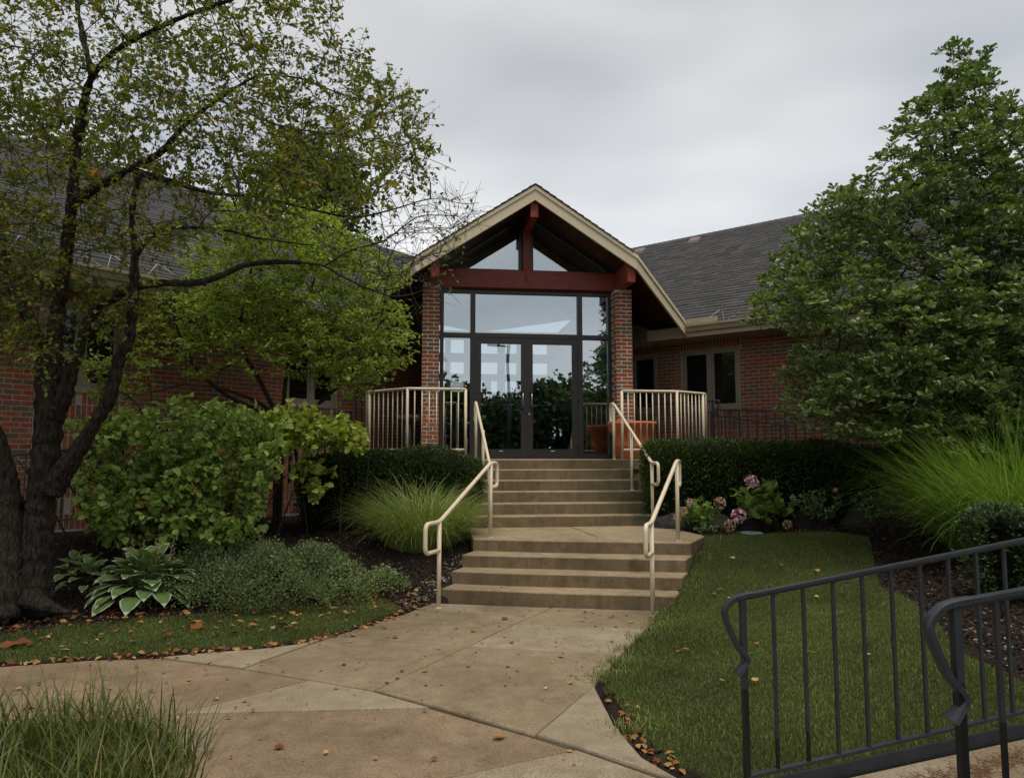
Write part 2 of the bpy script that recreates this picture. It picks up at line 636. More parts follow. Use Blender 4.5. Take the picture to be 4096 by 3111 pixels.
def mat_glass(name, refl=.42, tint=(.62, .68, .70)):
    m, N, L, out = new_mat(name)
    tr = N.new('ShaderNodeBsdfTransparent')
    tr.inputs[0].default_value = (*tint, 1)
    gl = N.new('ShaderNodeBsdfGlossy')
    gl.inputs['Color'].default_value = (.88, .95, 1.0, 1)
    gl.inputs['Roughness'].default_value = .004
    n = noise(N, L, 1.6, 1)
    b = N.new('ShaderNodeBump')
    b.inputs['Strength'].default_value = .03
    b.inputs['Distance'].default_value = .03
    L.new(n.outputs['Fac'], b.inputs['Height'])
    L.new(b.outputs[0], gl.inputs['Normal'])
    lw = N.new('ShaderNodeLayerWeight')
    lw.inputs[0].default_value = .35
    mr = N.new('ShaderNodeMapRange')
    mr.inputs['To Min'].default_value = refl
    mr.inputs['To Max'].default_value = 1.0
    L.new(lw.outputs['Fresnel'], mr.inputs['Value'])
    ms = N.new('ShaderNodeMixShader')
    L.new(mr.outputs[0], ms.inputs[0])
    L.new(tr.outputs[0], ms.inputs[1])
    L.new(gl.outputs[0], ms.inputs[2])
    L.new(ms.outputs[0], out.inputs[0])
    return m


M['glass'] = mat_glass('entrance_glass', .30)
m_, N_, L_, o_ = new_mat('dark_room_glass')
bsdf(N_, L_, o_, (.008, .009, .009), .03, .5)
M['darkglass'] = m_

G1 = [(0, (0.081, 0.1008, 0.018)), (.4, (0.121, 0.144, 0.024)), (.75, (0.1674, 0.1882, 0.032)), (.955, (0.2214, 0.216, 0.04)), (.982, (0.3672, 0.2496, 0.04)), (.992, (0.4752, 0.1632, 0.03)), (1, (0.2592, 0.0672, 0.02))]
M['crab_leaf'] = mat_leaf('crabapple_leaf', G1, trans=.45)
M['lime_leaf'] = mat_leaf('bright_shrub_leaf', [(0, (0.1832, 0.2436, 0.05947)), (.5, (0.2857, 0.3574, 0.08694)), (1, (0.4166, 0.4914, 0.1243))], trans=.40)
M['vib_leaf'] = mat_leaf('viburnum_leaf', [(0, (0.1885, 0.2677, 0.07149)), (.5, (0.2664, 0.375, 0.09662)), (.92, (0.3551, 0.4431, 0.1112)), (.992, (0.429, 0.4983, 0.1423)), (.995, (0.8509, 0.2912, 0.07094)), (1, (0.7869, 0.1848, 0.06382))], trans=.25, spec=.3)
M['vib_light'] = mat_leaf('pale_viburnum_leaf', [(0, (0.2833, 0.3738, 0.08023)), (.5, (0.4098, 0.4889, 0.1071)), (1, (0.6254, 0.6268, 0.1572))], trans=.3)
M['mag_leaf'] = mat_leaf('magnolia_leaf', [(0, (0.07766, 0.1142, 0.03586)), (.5, (0.1209, 0.1746, 0.05163)), (.85, (0.1773, 0.2418, 0.0716)), (1, (0.2489, 0.3141, 0.09702))], trans=.22, rough=.38, spec=.45)
M['yew'] = mat_leaf('yew_needles', [(0, (0.02749, 0.04808, 0.01349)), (.6, (0.05023, 0.08414, 0.02062)), (.93, (0.09073, 0.1363, 0.03132)), (1, (0.1464, 0.1908, 0.04376))], trans=.1, rough=.5)
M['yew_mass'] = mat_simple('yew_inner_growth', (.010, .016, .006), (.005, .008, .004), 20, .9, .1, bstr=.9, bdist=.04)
M['fgrass'] = mat_leaf('fountain_grass', [(0, (0.1356, 0.1941, 0.05189)), (.6, (0.2273, 0.2845, 0.08376)), (.92, (0.3176, 0.3596, 0.1257)), (1, (0.5026, 0.4002, 0.1795))], trans=.3)
M['mgrass'] = mat_leaf('maiden_grass', [(0, (0.1161, 0.2001, 0.03869)), (.6, (0.1696, 0.2737, 0.05312)), (.95, (0.2529, 0.3357, 0.08113)), (1, (0.3507, 0.3265, 0.1392))], trans=.35)
M['ngrass'] = mat_leaf('meadow_grass', [(0, (0.05923, 0.08078, 0.01924)), (.6, (0.09526, 0.1225, 0.02729)), (.93, (0.1383, 0.1537, 0.03676)), (1, (0.2692, 0.1999, 0.07713))], trans=.3)
M['lawn'] = mat_leaf('lawn_blades', [(0, (0.08099, 0.115, 0.0297)), (.5, (0.1278, 0.1726, 0.04475)), (.88, (0.187, 0.2267, 0.06163)), (.96, (0.2754, 0.269, 0.1006)), (1, (0.4073, 0.3284, 0.1504))], trans=.25)
M['catmint'] = mat_leaf('catmint_leaf', [(0, (0.1198, 0.1737, 0.06594)), (.5, (0.1917, 0.2604, 0.1026)), (.93, (0.2995, 0.3737, 0.1611)), (.965, (0.3354, 0.2409, 0.11)), (.985, (0.2876, 0.2651, 0.11)), (1, (0.4792, 0.4821, 0.6227))], trans=.18, spec=.2)
M['hosta'] = mat_leaf('hosta_leaf', [(0, (0.132, 0.2175, 0.06856)), (1, (0.1745, 0.2696, 0.08777))], trans=.2, rough=.4, spec=.4)
M['hosta_rim'] = mat_simple('hosta_margin', (.46, .48, .33), (.36, .40, .24), 15, .5, .3)
M['hyd_leaf'] = mat_leaf('hydrangea_leaf', [(0, (0.1283, 0.2063, 0.04254)), (1, (0.2194, 0.3029, 0.06945))], trans=.3)
M['rose_leaf'] = mat_leaf('rose_leaf', [(0, (0.08108, 0.1447, 0.05501)), (1, (0.1593, 0.2369, 0.09003))], trans=.15, rough=.3, spec=.6)
M['pink'] = mat_random('pink_petals', [(0, (.54, .23, .30)), (.6, (.64, .36, .41)), (1, (.74, .54, .55))], 'island', .6, .2, 30, .2)
M['drypetal'] = mat_random('dried_petals', [(0, (.30, .20, .10)), (.6, (.42, .30, .18)), (1, (.55, .38, .28))], 'island', .7, .2, 30, .2)
M['fallen'] = mat_random('fallen_leaf', [(0, (.13, .045, .018)), (.3, (.24, .085, .025)), (.55, (.36, .17, .05)), (.75, (.46, .30, .10)), (.9, (.10, .05, .03)), (1, (.50, .36, .17))], 'object', .7, .2, 25, .35)
M['litter'] = mat_random('leaf_litter', [(0, (.10, .034, .016)), (.4, (.21, .075, .024)), (.7, (.34, .16, .05)), (.85, (.42, .27, .10)), (1, (.08, .045, .03))], 'island', .75, .2, 25, .35)
M['berry'] = mat_random('crab_berries', [(0, (.20, .10, .03)), (.6, (.30, .13, .035)), (1, (.30, .05, .02))], 'island', .4, .4, 20, .2)
M['farleaf'] = mat_leaf('far_tree_leaf', [(0, (0.032, 0.0544, 0.0192)), (.6, (0.0512, 0.0832, 0.0288)), (1, (0.08, 0.1152, 0.0416))], trans=.2)
M['pebble'] = mat_random('limestone_pebbles', [(0, (.14, .125, .10)), (.6, (.24, .21, .17)), (1, (.40, .36, .30))], 'island', .85, .2, 30, .2)
M['needlelitter'] = mat_simple('pine_needle_litter', (.17, .075, .03), None, 20, .85, .1)
# ------------------------------------------------------------------ ground
_xwY = np.array([2.0, 3.3, 3.6, 4.27, 4.97, 5.75, 6.6, 7.4, 8.2, 9.0, 11.0])
_xwX = np.array([1.2, .92, .78, .60, .56, .86, 1.21, 1.48, 2.02, 2.40, 2.45])
WALK = [(1.47, 7.40), (1.203, 6.602), (.847, 5.748), (.548, 4.974), (.591, 4.265), (.67, 3.825), (.80, 3.56), (1.15, 2.9), (1.3, 2.0), (1.3, 0.5),
        (-1.4, 0.5), (-1.5, 2.2), (-1.62, 3.3), (-1.75, 3.95), (-2.2, 4.33), (-2.6, 4.38), (-4.0, 4.2), (-7.0, 3.8), (-7.0, 5.0),
        (-3.768, 5.464), (-3.185, 5.633), (-2.693, 5.684), (-2.32, 5.841), (-2.02, 5.922), (-1.767, 6.064), (-1.479, 6.369),
        (-1.199, 6.929), (-1.034, 7.291), (-.8, 7.8)]


UNDER = [(-.74, 7.55), (.4, 7.3), (1.45, 7.12), (1.62, 7.40), (1.98, 8.3), (2.30, 8.95), (2.0, 10.2), (2.0, 11.4), (-.9, 11.4), (-.70, 9.4), (-.42, 8.7)]


def zt(X, Y):
    X, Y = np.asarray(X, float), np.asarray(Y, float)
    s = smooth((Y - 6.9) / 2.2)
    xw = np.interp(Y, _xwY, _xwX)
    zr = .15 * np.clip(X - xw, 0, 3.0) * (1 - .75 * s) * smooth((Y - 1.0) / 2.0) + .52 * s
    sl = smooth((Y - 7.3) / 2.1)
    zl = .50 * sl + .03 * smooth((-X - 1.5) / 3) * smooth((Y - 5.6) / 2)
    z = np.where(X > .3, zr, zl)
    far = smooth((np.hypot(X, Y - 8) - 16) / 10)
    z = z * (1 - far) + .35 * far * smooth((Y + 5) / 10)
    z = z + .012 * np.sin(X * 3.1 + 1.3 * np.sin(Y * 2.2)) * np.cos(Y * 2.7) * smooth((Y - 4) / 2)
    z = np.where(in_poly(X, Y, WALK), -.07, z)
    # footing under the steps and the entrance platform
    z = np.where(in_poly(X, Y, UNDER), -.2, z)
    # below the ramp
    z = np.where((X > .9) & (Y < 3.28 + .12 * (X - 1)) & (Y > 1.2), np.minimum(z, .0 + .13 * np.clip(X - 1, 0, 3)) - .05, z)
    return z


LAWN_R = [(.62, 4.9), (.70, 4.2), (.80, 3.72), (1.1, 3.36), (2.4, 3.50), (2.75, 4.0), (2.75, 4.6), (3.0, 5.2), (3.25, 6.0), (3.45, 6.9), (3.85, 7.8), (4.25, 8.7),
          (3.9, 9.15), (3.2, 9.28), (2.6, 9.18), (2.42, 9.0), (2.08, 8.3), (1.75, 7.62), (1.5, 7.30), (1.28, 6.60), (.98, 5.8)]
LAWN_L = [(-7, 5.35), (-3.8, 5.56), (-3.2, 5.72), (-2.7, 5.78), (-2.35, 5.93), (-2.05, 6.02), (-1.8, 6.17), (-1.53, 6.46), (-1.26, 7.0), (-1.10, 7.36),
          (-1.31, 7.66), (-1.9, 7.60), (-2.52, 7.45), (-3.19, 6.95), (-4.0, 6.55), (-4.32, 6.30), (-7, 6.0)]
gx = np.concatenate([-np.geomspace(600, 9.2, 16), np.arange(-9, 9.01, .075), np.geomspace(9.2, 600, 16)])
gy = np.concatenate([-np.geomspace(600, 3, 14), np.arange(0, 2.4, .3), np.arange(2.4, 13.01, .075), np.geomspace(13.3, 600, 18)])
GX, GY = np.meshgrid(gx, gy)
GZ = zt(GX, GY)
V = np.stack([GX, GY, GZ], -1).reshape(-1, 3)
nx, ny = len(gx), len(gy)
ii = (np.arange(ny - 1)[:, None] * nx + np.arange(nx - 1)[None]).ravel()
Fq = np.stack([ii, ii + 1, ii + nx + 1, ii + nx], 1)
cx, cy = V[Fq][:, :, 0].mean(1), V[Fq][:, :, 1].mean(1)
mi = np.zeros(len(Fq), int)
mi[in_poly(cx, cy, LAWN_R) | in_poly(cx, cy, LAWN_L)] = 1
mi[(np.abs(cx) > 9.5) | (cy < .4) | (cy > 18)] = 2
link('ground', mesh_np('ground', V, Fq, [M['mulch'], M['soil'], M['farground']], True, mi), kind='structure')

# car park behind the camera, mirrored in the doors
mb = MB()
mb.box(-40, 40, -26, -7, -.02, .03)
mb.build('parking_lot', mat_simple('asphalt', (.055, .055, .056), (.042, .042, .044), 3, .9, .2), kind='structure')


def shrink(poly, d):
    P = [Vector(p) for p in poly]
    n = len(P)
    ar = sum(P[i].x * P[(i + 1) % n].y - P[(i + 1) % n].x * P[i].y for i in range(n))
    sg = 1 if ar > 0 else -1
    r = []
    for i in range(n):
        a, c, e = P[i - 1], P[i], P[(i + 1) % n]
        d1, d2 = (c - a).normalized(), (e - c).normalized()
        n1, n2 = Vector((-d1.y, d1.x)) * sg, Vector((-d2.y, d2.x)) * sg
        r.append(c + (n1 + n2) * (d / max(1 + n1.dot(n2), .35)))
    return [(p.x, p.y) for p in r]


# ------------------------------------------------------------------ walkway of cast slabs
a_, b_, c_, d_, e_, f_ = (.404, 7.52), (.026, 6.798), (-.364, 6.007), (-.912, 4.908), (-1.403, 5.144), (-1.965, 5.406)
g_, h_, i_, j_, k_, l_, m2_, n_ = (-1.142, 7.085), (-1.53, 6.366), (.129, 4.129), (.34, 3.959), (.704, 3.624), (-2.014, 4.488), (-2.219, 4.344), (-.329, 3.614)
walk = link('walkway', None, kind='structure')
SL = [([(-.86, 7.76), a_, b_, g_, (-1.03, 7.29)], 0, 'concrete'), ([a_, (1.48, 7.36), (1.203, 6.602), b_], .002, 'concrete'),
      ([g_, b_, c_, h_], .0, 'concrete'), ([b_, (1.203, 6.602), (.847, 5.748), c_], .003, 'concrete_pale'),
      ([h_, c_, d_, e_, f_], .001, 'concrete'),
      ([f_, h_, (-1.767, 6.064), (-2.02, 5.922), (-2.32, 5.841), (-2.693, 5.684)], .008, 'concrete_pale'),
      ([c_, (.847, 5.748), (.548, 4.974), i_, (-.474, 4.6), d_], .006, 'concrete'),
      ([(.548, 4.974), (.591, 4.265), (.67, 3.825), (.80, 3.56), k_, j_, i_], .016, 'concrete_pale'),
      ([f_, e_, l_, m2_, (-2.6, 4.38), (-4.0, 4.2), (-7, 3.8), (-7, 5.0), (-3.768, 5.464), (-3.185, 5.633), (-2.693, 5.684)], -.002, 'concrete_brown'),
      ([e_, d_, (-.49, 4.592), l_], .0, 'concrete_pale'),
      ([l_, (-.49, 4.592), i_, j_, n_, (-.6, 3.3), (-.6, .6), (-1.4, .6), (-1.5, 2.2), (-1.62, 3.3), (-1.75, 3.95), (-2.15, 4.3), m2_], -.004, 'concrete_brown'),
      ([n_, j_, k_, (.80, 3.56), (1.15, 2.9), (1.3, 2.0), (1.3, .6), (-.6, .6), (-.6, 3.3)], .004, 'concrete_pale')]
for p, dz, mt in SL:
    mb = MB()
    mb.slab(shrink(p, .0085), -.12, dz, .013)
    mb.build('slab', M[mt], walk)

# ramp walk between the two dark railings
ramp_o = link('ramp_walk', None, kind='structure')
for x0, x1 in ((.95, 2.45), (2.46, 4.2), (4.21, 6.6)):
    mb = MB()
    vs = []
    for (x, yy) in ((x0, 2.18), (x1, 2.18), (x1, 3.26), (x0, 3.26)):
        y = yy + .123 * (x - 1.0)
        z = .055 + .146 * (x - 1.0)
        vs += [(x, y, z), (x, y, z - .15)]
    mb._add(vs, [(0, 2, 4, 6), (1, 7, 5, 3), (0, 1, 3, 2), (2, 3, 5, 4), (4, 5, 7, 6), (6, 7, 1, 0)])
    mb.build('slab', M['concrete'], ramp_o)

# ------------------------------------------------------------------ steps
H2, H1 = .1415, .153
st = thing('concrete_steps', (0, 0, 0), 'lower flight of four wide tan concrete steps with landing, between the lower cream handrails', 'steps')
FR = [((-.757, 7.80), (1.64, 7.385)), ((-.66, 8.06), (1.77, 7.66)), ((-.565, 8.33), (1.885, 7.935)), ((-.457, 8.63), (2.015, 8.245))]
for q in range(3):
    (l0, r0), (l1, r1) = FR[q], FR[q + 1]
    mb = MB()
    bx = (r1[0] + .03, r1[1] + .05)
    nseg = 7
    fr = []
    for t in range(nseg + 1):
        t = t / nseg
        w = .012 * math.sin(t * 9 + q * 2) + .02 * (1 - (2 * t - 1) ** 2) * -1
        fr.append((l0[0] + (r0[0] - l0[0]) * t, l0[1] + (r0[1] - l0[1]) * t + w))
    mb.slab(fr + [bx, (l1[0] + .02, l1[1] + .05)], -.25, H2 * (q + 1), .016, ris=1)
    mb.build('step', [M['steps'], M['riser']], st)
J0, J1, J2 = (.804, 10.06), (1.033, 8.80), (2.353, 8.93)
mb = MB()
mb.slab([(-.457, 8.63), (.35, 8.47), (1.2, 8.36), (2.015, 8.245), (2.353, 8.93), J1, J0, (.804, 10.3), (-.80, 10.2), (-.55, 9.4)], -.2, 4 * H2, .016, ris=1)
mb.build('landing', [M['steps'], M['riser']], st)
mb = MB()
mb.slab(shrink([J1, J2, (2.05, 10.3), (2.0, 10.6), (.804, 10.45), J0], .006), -.2, 4 * H2 + .004, .012)
mb.build('landing', M['steps'], st)

ALPHA = math.radians(6.85)
O = Vector((.305, 12.503, 0))
EX, EY = Vector((math.cos(ALPHA), math.sin(ALPHA), 0)), Vector((-math.sin(ALPHA), math.cos(ALPHA), 0))


def BW(x, y, z=0.0):
    """entrance frame -> world"""
    p = O + EX * x + EY * y
    return (p.x, p.y, z)


PLAT = 1.484
us = thing('entrance_steps', tuple(O), 'upper flight of six tan concrete steps rising to the glass doors', 'steps', ALPHA)
for q in range(5):
    y0 = -2.52 + .266 * q
    z1 = 4 * H2 + H1 * (q + 1)
    mb = MB()
    fr = [(-1.15 + 2.56 * t / 8, y0 + .008 * math.sin(t * 2.3 + q)) for t in range(9)]
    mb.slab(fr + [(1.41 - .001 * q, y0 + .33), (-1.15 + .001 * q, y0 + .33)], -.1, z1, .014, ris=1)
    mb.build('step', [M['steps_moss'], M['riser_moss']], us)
mb = MB()
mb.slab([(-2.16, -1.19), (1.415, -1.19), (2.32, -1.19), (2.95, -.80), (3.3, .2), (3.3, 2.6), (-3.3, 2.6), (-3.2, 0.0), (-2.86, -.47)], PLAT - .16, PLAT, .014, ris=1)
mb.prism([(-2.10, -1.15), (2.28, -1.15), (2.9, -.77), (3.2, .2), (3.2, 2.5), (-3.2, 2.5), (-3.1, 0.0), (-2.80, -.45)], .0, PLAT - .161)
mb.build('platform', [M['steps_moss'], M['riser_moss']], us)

# ------------------------------------------------------------------ cream handrails
PR = .0225


def handrail(label, posts, ext_lo, ext_hi):
    """posts: (x, y, base z, rail z) from the bottom up; ext: unit vector * length of the level end pieces"""
    t = thing('handrail', (posts[0][0], posts[0][1], posts[0][2]), label, 'handrail')
    o = Vector((posts[0][0], posts[0][1], posts[0][2]))
    lo, hi = posts[0], posts[-1]
    pl, ph = Vector((lo[0], lo[1], lo[3])), Vector((hi[0], hi[1], hi[3]))
    el, eh = Vector(ext_lo), Vector(ext_hi)
    dn = Vector((0, 0, -.29))
    path = [pl + dn, pl + el + dn, pl + el, pl]
    path += [ph, ph + eh, ph + eh + dn, ph + dn]
    mb = MB()
    mb.tube([p - o for p in fillet(path, .07)], PR, 12)
    mb.build('rail', M['cream'], t, True)
    for (x, y, zb, z) in posts:
        mb = MB()
        if (x, y, zb, z) not in (lo, hi):
            k = (Vector((x, y, 0)) - Vector((lo[0], lo[1], 0))).length / (Vector((hi[0], hi[1], 0)) - Vector((lo[0], lo[1], 0))).length
            z = lo[3] + (hi[3] - lo[3]) * k
        mb.tube([Vector((x, y, zb - .02)) - o, Vector((x, y, z)) - o], PR, 12)
        mb.tube([Vector((x, y, zb)) - o, Vector((x, y, zb + .006)) - o], PR * 1.5, 12)
        mb.build('post', M['cream'], t, True)
    return t


dL = Vector((.366, .93, 0)).normalized()
handrail('cream pipe handrail left of the lower steps, its foot in the mulch edge', [(-.747, 7.502, 0, .862), (-.257, 8.746, .566, 1.453)], -dL * .30, dL * .20)
handrail('cream pipe handrail right of the lower steps, its foot beside the lawn', [(1.364, 7.138, 0, .885), (1.908, 8.391, .566, 1.478)], -dL * .30, dL * .20)
_e = -EY * .28
handrail('cream pipe handrail right of the upper steps, in front of the clipped hedge',
         [(*BW(1.335, -2.62)[:2], .566, 1.440), (*BW(1.272, -1.85)[:2], 1.025, 0), (*BW(1.205, -1.10)[:2], PLAT, 2.375)], _e, EY * .20)
handrail('cream pipe handrail left of the upper steps, rising behind the fountain grass',
         [(*BW(-.93, -2.62)[:2], .566, 1.440), (*BW(-.955, -1.85)[:2], 1.025, 0), (*BW(-1.01, -1.10)[:2], PLAT, 2.375)], _e, EY * .20)


def guardrail(label, pts, n1, n2, endlow=False):
    """two-panel guard: pts = three plan points in the entrance frame"""
    o = Vector(BW(*pts[0], PLAT))
    t = thing('guardrail', tuple(o), label, 'railing')
    W = [Vector(BW(p[0], p[1], 0)) for p in pts]
    top, bot = 2.575, 1.632
    z = lambda w, h: Vector((w.x, w.y, h))
    d_end = (W[2] - W[1]).normalized()
    mb = MB()
    path = [z(W[0], top), z(W[1], top), z(W[2], top), z(W[2] + d_end * .075, top), z(W[2] + d_end * .075, bot)]
    mb.tube([p - o for p in fillet(path, .05)], PR, 12)
    mb.build('top_rail', M['cream'], t, True)
    mb = MB()
    mb.tube([p - o for p in [z(W[0], bot), z(W[1], bot), z(W[2] + d_end * .075, bot)]], .019, 10)
    mb.build('bottom_rail', M['cream'], t, True)
    for w in W:
        mb = MB()
        mb.tube([z(w, PLAT - .03) - o, z(w, top) - o], PR, 12)
        mb.build('post', M['cream'], t, True)
    for (w0, w1, n) in ((W[0], W[1], n1), (W[1], W[2], n2)):
        for k in range(1, n + 1):
            w = w0.lerp(w1, k / (n + 1))
            mb = MB()
            mb.tube([z(w, bot) - o, z(w, top) - o], .0095, 8)
            mb.build('baluster', M['cream'], t, True)


guardrail('cream guardrail with slim balusters in front of the left brick pillar', [(-1.175, -1.15), (-2.077, -1.15), (-2.70, -.48)], 7, 7)
guardrail('cream guardrail with slim balusters around the terracotta planter', [(1.33, -1.15), (2.246, -1.15), (2.82, -.80)], 8, 6)


def darkrail(name, label, runs, spacing=.125, h=.86, low=.09, post_every=None, bar=.014, top=(.034, .013), rail2=None, end=None, chip=None):
    """runs: list of 3-D points along the top rail"""
    o = Vector((runs[0][0], runs[0][1], runs[0][2] - h))
    t = thing(name, tuple(o), label, 'railing')
    P = [Vector(p) for p in runs]
    for q in range(len(P) - 1):
        mb = MB()
        path = [P[q] - o, P[q + 1] - o]
        mb.bar(path[0], path[1], top[0], top[1])
        mb.bar(path[0] - Vector((0, 0, top[1] * .9)), path[1] - Vector((0, 0, top[1] * .9)), top[0] * .5, top[1])
        mb.build('top_rail', M['blackrail'], t)
        mb = MB()
        dn = Vector((0, 0, -(h - low)))
        mb.bar(path[0] + dn, path[1] + dn, .026, .013)
        if rail2:
            mb.bar(path[0] - Vector((0, 0, rail2)), path[1] - Vector((0, 0, rail2)), .02, .012)
        mb.build('bottom_rail', M['blackrail'], t)
        Lh = (P[q + 1] - P[q]).length
        n = int(Lh / spacing)
        for k in range(n + 1):
            w = P[q].lerp(P[q + 1], k / n)
            first = k == 0 or k == n or (post_every and k % post_every == 0)
            mb = MB()
            b = bar * 1.8 if first else bar
            low_z = -h - .03 if first else -(h - low)
            zc = chip if (chip and first) else (chip * 1.6 if chip and k in (1, 2) else None)
            if zc and zc < -low_z:
                mb.bar(w - o + Vector((0, 0, -.012)), w - o + Vector((0, 0, -zc)), b, b, side=(P[q + 1] - P[q]))
                mb.bar(w - o + Vector((0, 0, -zc)), w - o + Vector((0, 0, low_z)), b * .96, b * .96, 1, side=(P[q + 1] - P[q]))
            else:
                mb.bar(w - o + Vector((0, 0, -.012)), w - o + Vector((0, 0, low_z)), b, b, side=(P[q + 1] - P[q]))
            mb.build('post' if first else 'baluster', [M['blackrail'], M['blackenamel']], t)
    return t, o


# the two railings of the ramp walk in the right foreground
def scroll(t, o, p, d, s=1.0):
    """volute end: the rail turns down and back to the post with a flared foot"""
    p, d = Vector(p) - o, Vector(d).normalized()
    z = Vector((0, 0, 1))
    path = catmull([p + d * .05 * s, p, p - d * .045 * s - z * .008 * s, p - d * .085 * s - z * .045 * s, p - d * .078 * s - z * .10 * s,
                    p - d * .03 * s - z * .21 * s, p - d * -.015 * s - z * .275 * s, p - d * .006 * s - z * .305 * s, p - d * .035 * s - z * .33 * s], 5)
    mb = MB()
    side = d.cross(z)
    n = len(path)
    ws = [.038 if k < n * .8 else .038 + .03 * (k - n * .8) / (n * .2) for k in range(n)]
    b = len(mb.v)
    for k in range(n):
        tg = (path[min(k + 1, n - 1)] - path[max(k - 1, 0)]).normalized()
        nn = tg.cross(side).normalized()
        for (u, v) in ((-.5, -.5), (-.2, -.9), (.2, -.9), (.5, -.5), (.5, .5), (.2, .8), (-.2, .8), (-.5, .5)):
            mb.v.append(tuple(path[k] + side * (u * ws[k]) + nn * (v * .016)))
    for k in range(n - 1):
        for q in range(8):
            r = (q + 1) % 8
            mb.f.append((b + k * 8 + q, b + k * 8 + r, b + (k + 1) * 8 + r, b + (k + 1) * 8 + q))
            mb.m.append(0)
    mb.f.append(tuple(b + q for q in range(8)))
    mb.f.append(tuple(b + (n - 1) * 8 + q for q in range(8))[::-1])
    mb.m += [0, 0]
    mb.build('scroll', M['blackrail'], t)


A0, A1 = (1.032, 3.30, .914), (3.9, 3.655, 1.385)
t, o = darkrail('ramp_railing', 'dark metal railing standing along the edge of the lawn, farther of the two in front', [A0, A1], .1405, .86, .085, None, .0142, chip=.40)
scroll(t, o, A0, Vector(A1) - Vector(A0))
mb = MB()
mb.bar(Vector((1.02, 3.285, .085)) - o, Vector((3.9, 3.64, .505)) - o, .012, .062)
mb.build('kick_plate', M['blackrail'], t)
B0, B1 = (1.381, 2.30, 1.083), (3.9, 2.62, 1.43)
t, o = darkrail('ramp_railing', 'dark metal railing nearest the camera at the right edge, with chipped paint', [B0, B1], .1405, .92, .085, None, .0142, chip=.24)
scroll(t, o, B0, Vector(B1) - Vector(B0), 1.05)
# railings of the wheelchair ramps along the wings
R0 = Vector((3.40, 12.265, 2.237))
R1 = Vector((5.893, 10.304, 1.679))
darkrail('ramp_railing', 'dark sloping railing above the right hedge, nearer to the camera than the level one', [tuple(R0), tuple(R1), tuple(R1 + (R1 - R0) * .45)], .125, .9, .08, 9, .015)
darkrail('ramp_railing', 'dark level railing close to the right brick wall', [(3.79, 13.60, 2.417), (5.9, 11.95, 2.256), (7.2, 10.93, 2.16)], .16, .95, .08, 8, .015, rail2=.13)
lr = [(2.44, 13.02, 2.47), (3.42, 12.25, 2.47)]
t, o = darkrail('ramp_railing', 'short dark railing behind the terracotta planter with a bent end', lr, .125, .95, .08, None, .015, rail2=.2)
mb = MB()
_d = (Vector(lr[1]) - Vector(lr[0])).normalized()
p = Vector(lr[1]) - o
mb.tube(fillet([p, p + _d * .13, p + _d * .05 + Vector((0, 0, -.24))], .04), .015, 8)
mb.build('rail_end', M['blackrail'], t)
darkrail('ramp_railing', 'dark railing behind the left cream guardrail', [(-2.55, 11.75, 2.50), (-1.75, 12.77, 2.44)], .125, .95, .08, None, .015, rail2=.2)
darkrail('ramp_railing', 'dark sloping railing along the left wing behind the broad leaved shrub', [(-2.6, 11.6, 2.25), (-4.6, 9.06, 1.72), (-5.9, 7.9, 1.5)], .125, .9, .08, 9, .015)
# ------------------------------------------------------------------ building
bd = thing('brick_building', tuple(O), 'red brick building with gabled glass entrance and two shingled wings', 'building', ALPHA)
Q = math.sqrt(.5)
PITCH = .66
AP, XBR, XBL, XE = 6.06, 1.73, 1.97, 3.13
COURSE, BL, BH, JT = .0693, .208, .0560, .0133


def TR(n, s, z):        # right wing: n inward from the gutter line, s along the wing away from the entrance
    return (3.13 + Q * s + Q * n, .65 - Q * s + Q * n, z)


def TL(n, s, z):        # left wing, mirrored: s also runs away from the entrance
    return (-3.12 - Q * s - Q * n, .45 - Q * s + Q * n, z)


# --- pillars, each brick a piece
def brick_mesh(name, lx, ly, mat):
    mb = MB()
    b = .004
    mb.bbox(0, lx, 0, ly, 0, BH, b)
    return mb.mesh(name, mat)


bm_x = brick_mesh('brick', BL - JT, .104 - JT, M['brick_obj'])
bm_y = brick_mesh('brick', .104 - JT, BL - JT, M['brick_obj'])
PW = .312
for sx in (-1, 1):
    x0 = 1.557 if sx > 0 else -1.557 - PW
    mb = MB()
    mb.box(x0 + .0025, x0 + PW - .0155, .0025, PW - .006, PLAT - .02, 4.505)
    pil = mb.build('pillar', M['mortar'], bd)
    nc = int((4.506 - PLAT) / COURSE)
    for c in range(nc + 1):
        z = PLAT + .002 + c * COURSE
        if z + BH > 4.51:
            break
        fl = c % 2
        # pinwheel bond: the front stretcher, one side stretcher whose end shows in front, the other side
        if fl:
            spots = [(bm_x, x0, 0.0), (bm_y, x0 + BL, 0.0), (bm_y, x0, .104)]
        else:
            spots = [(bm_y, x0, 0.0), (bm_x, x0 + .104, 0.0), (bm_y, x0 + BL, .104)]
        for (me, x, y) in spots:
            o = link('brick', me, pil)
            o.location = (x + rng.normal(0, .0012), y + rng.normal(0, .0015) - .001, z + rng.normal(0, .0006))

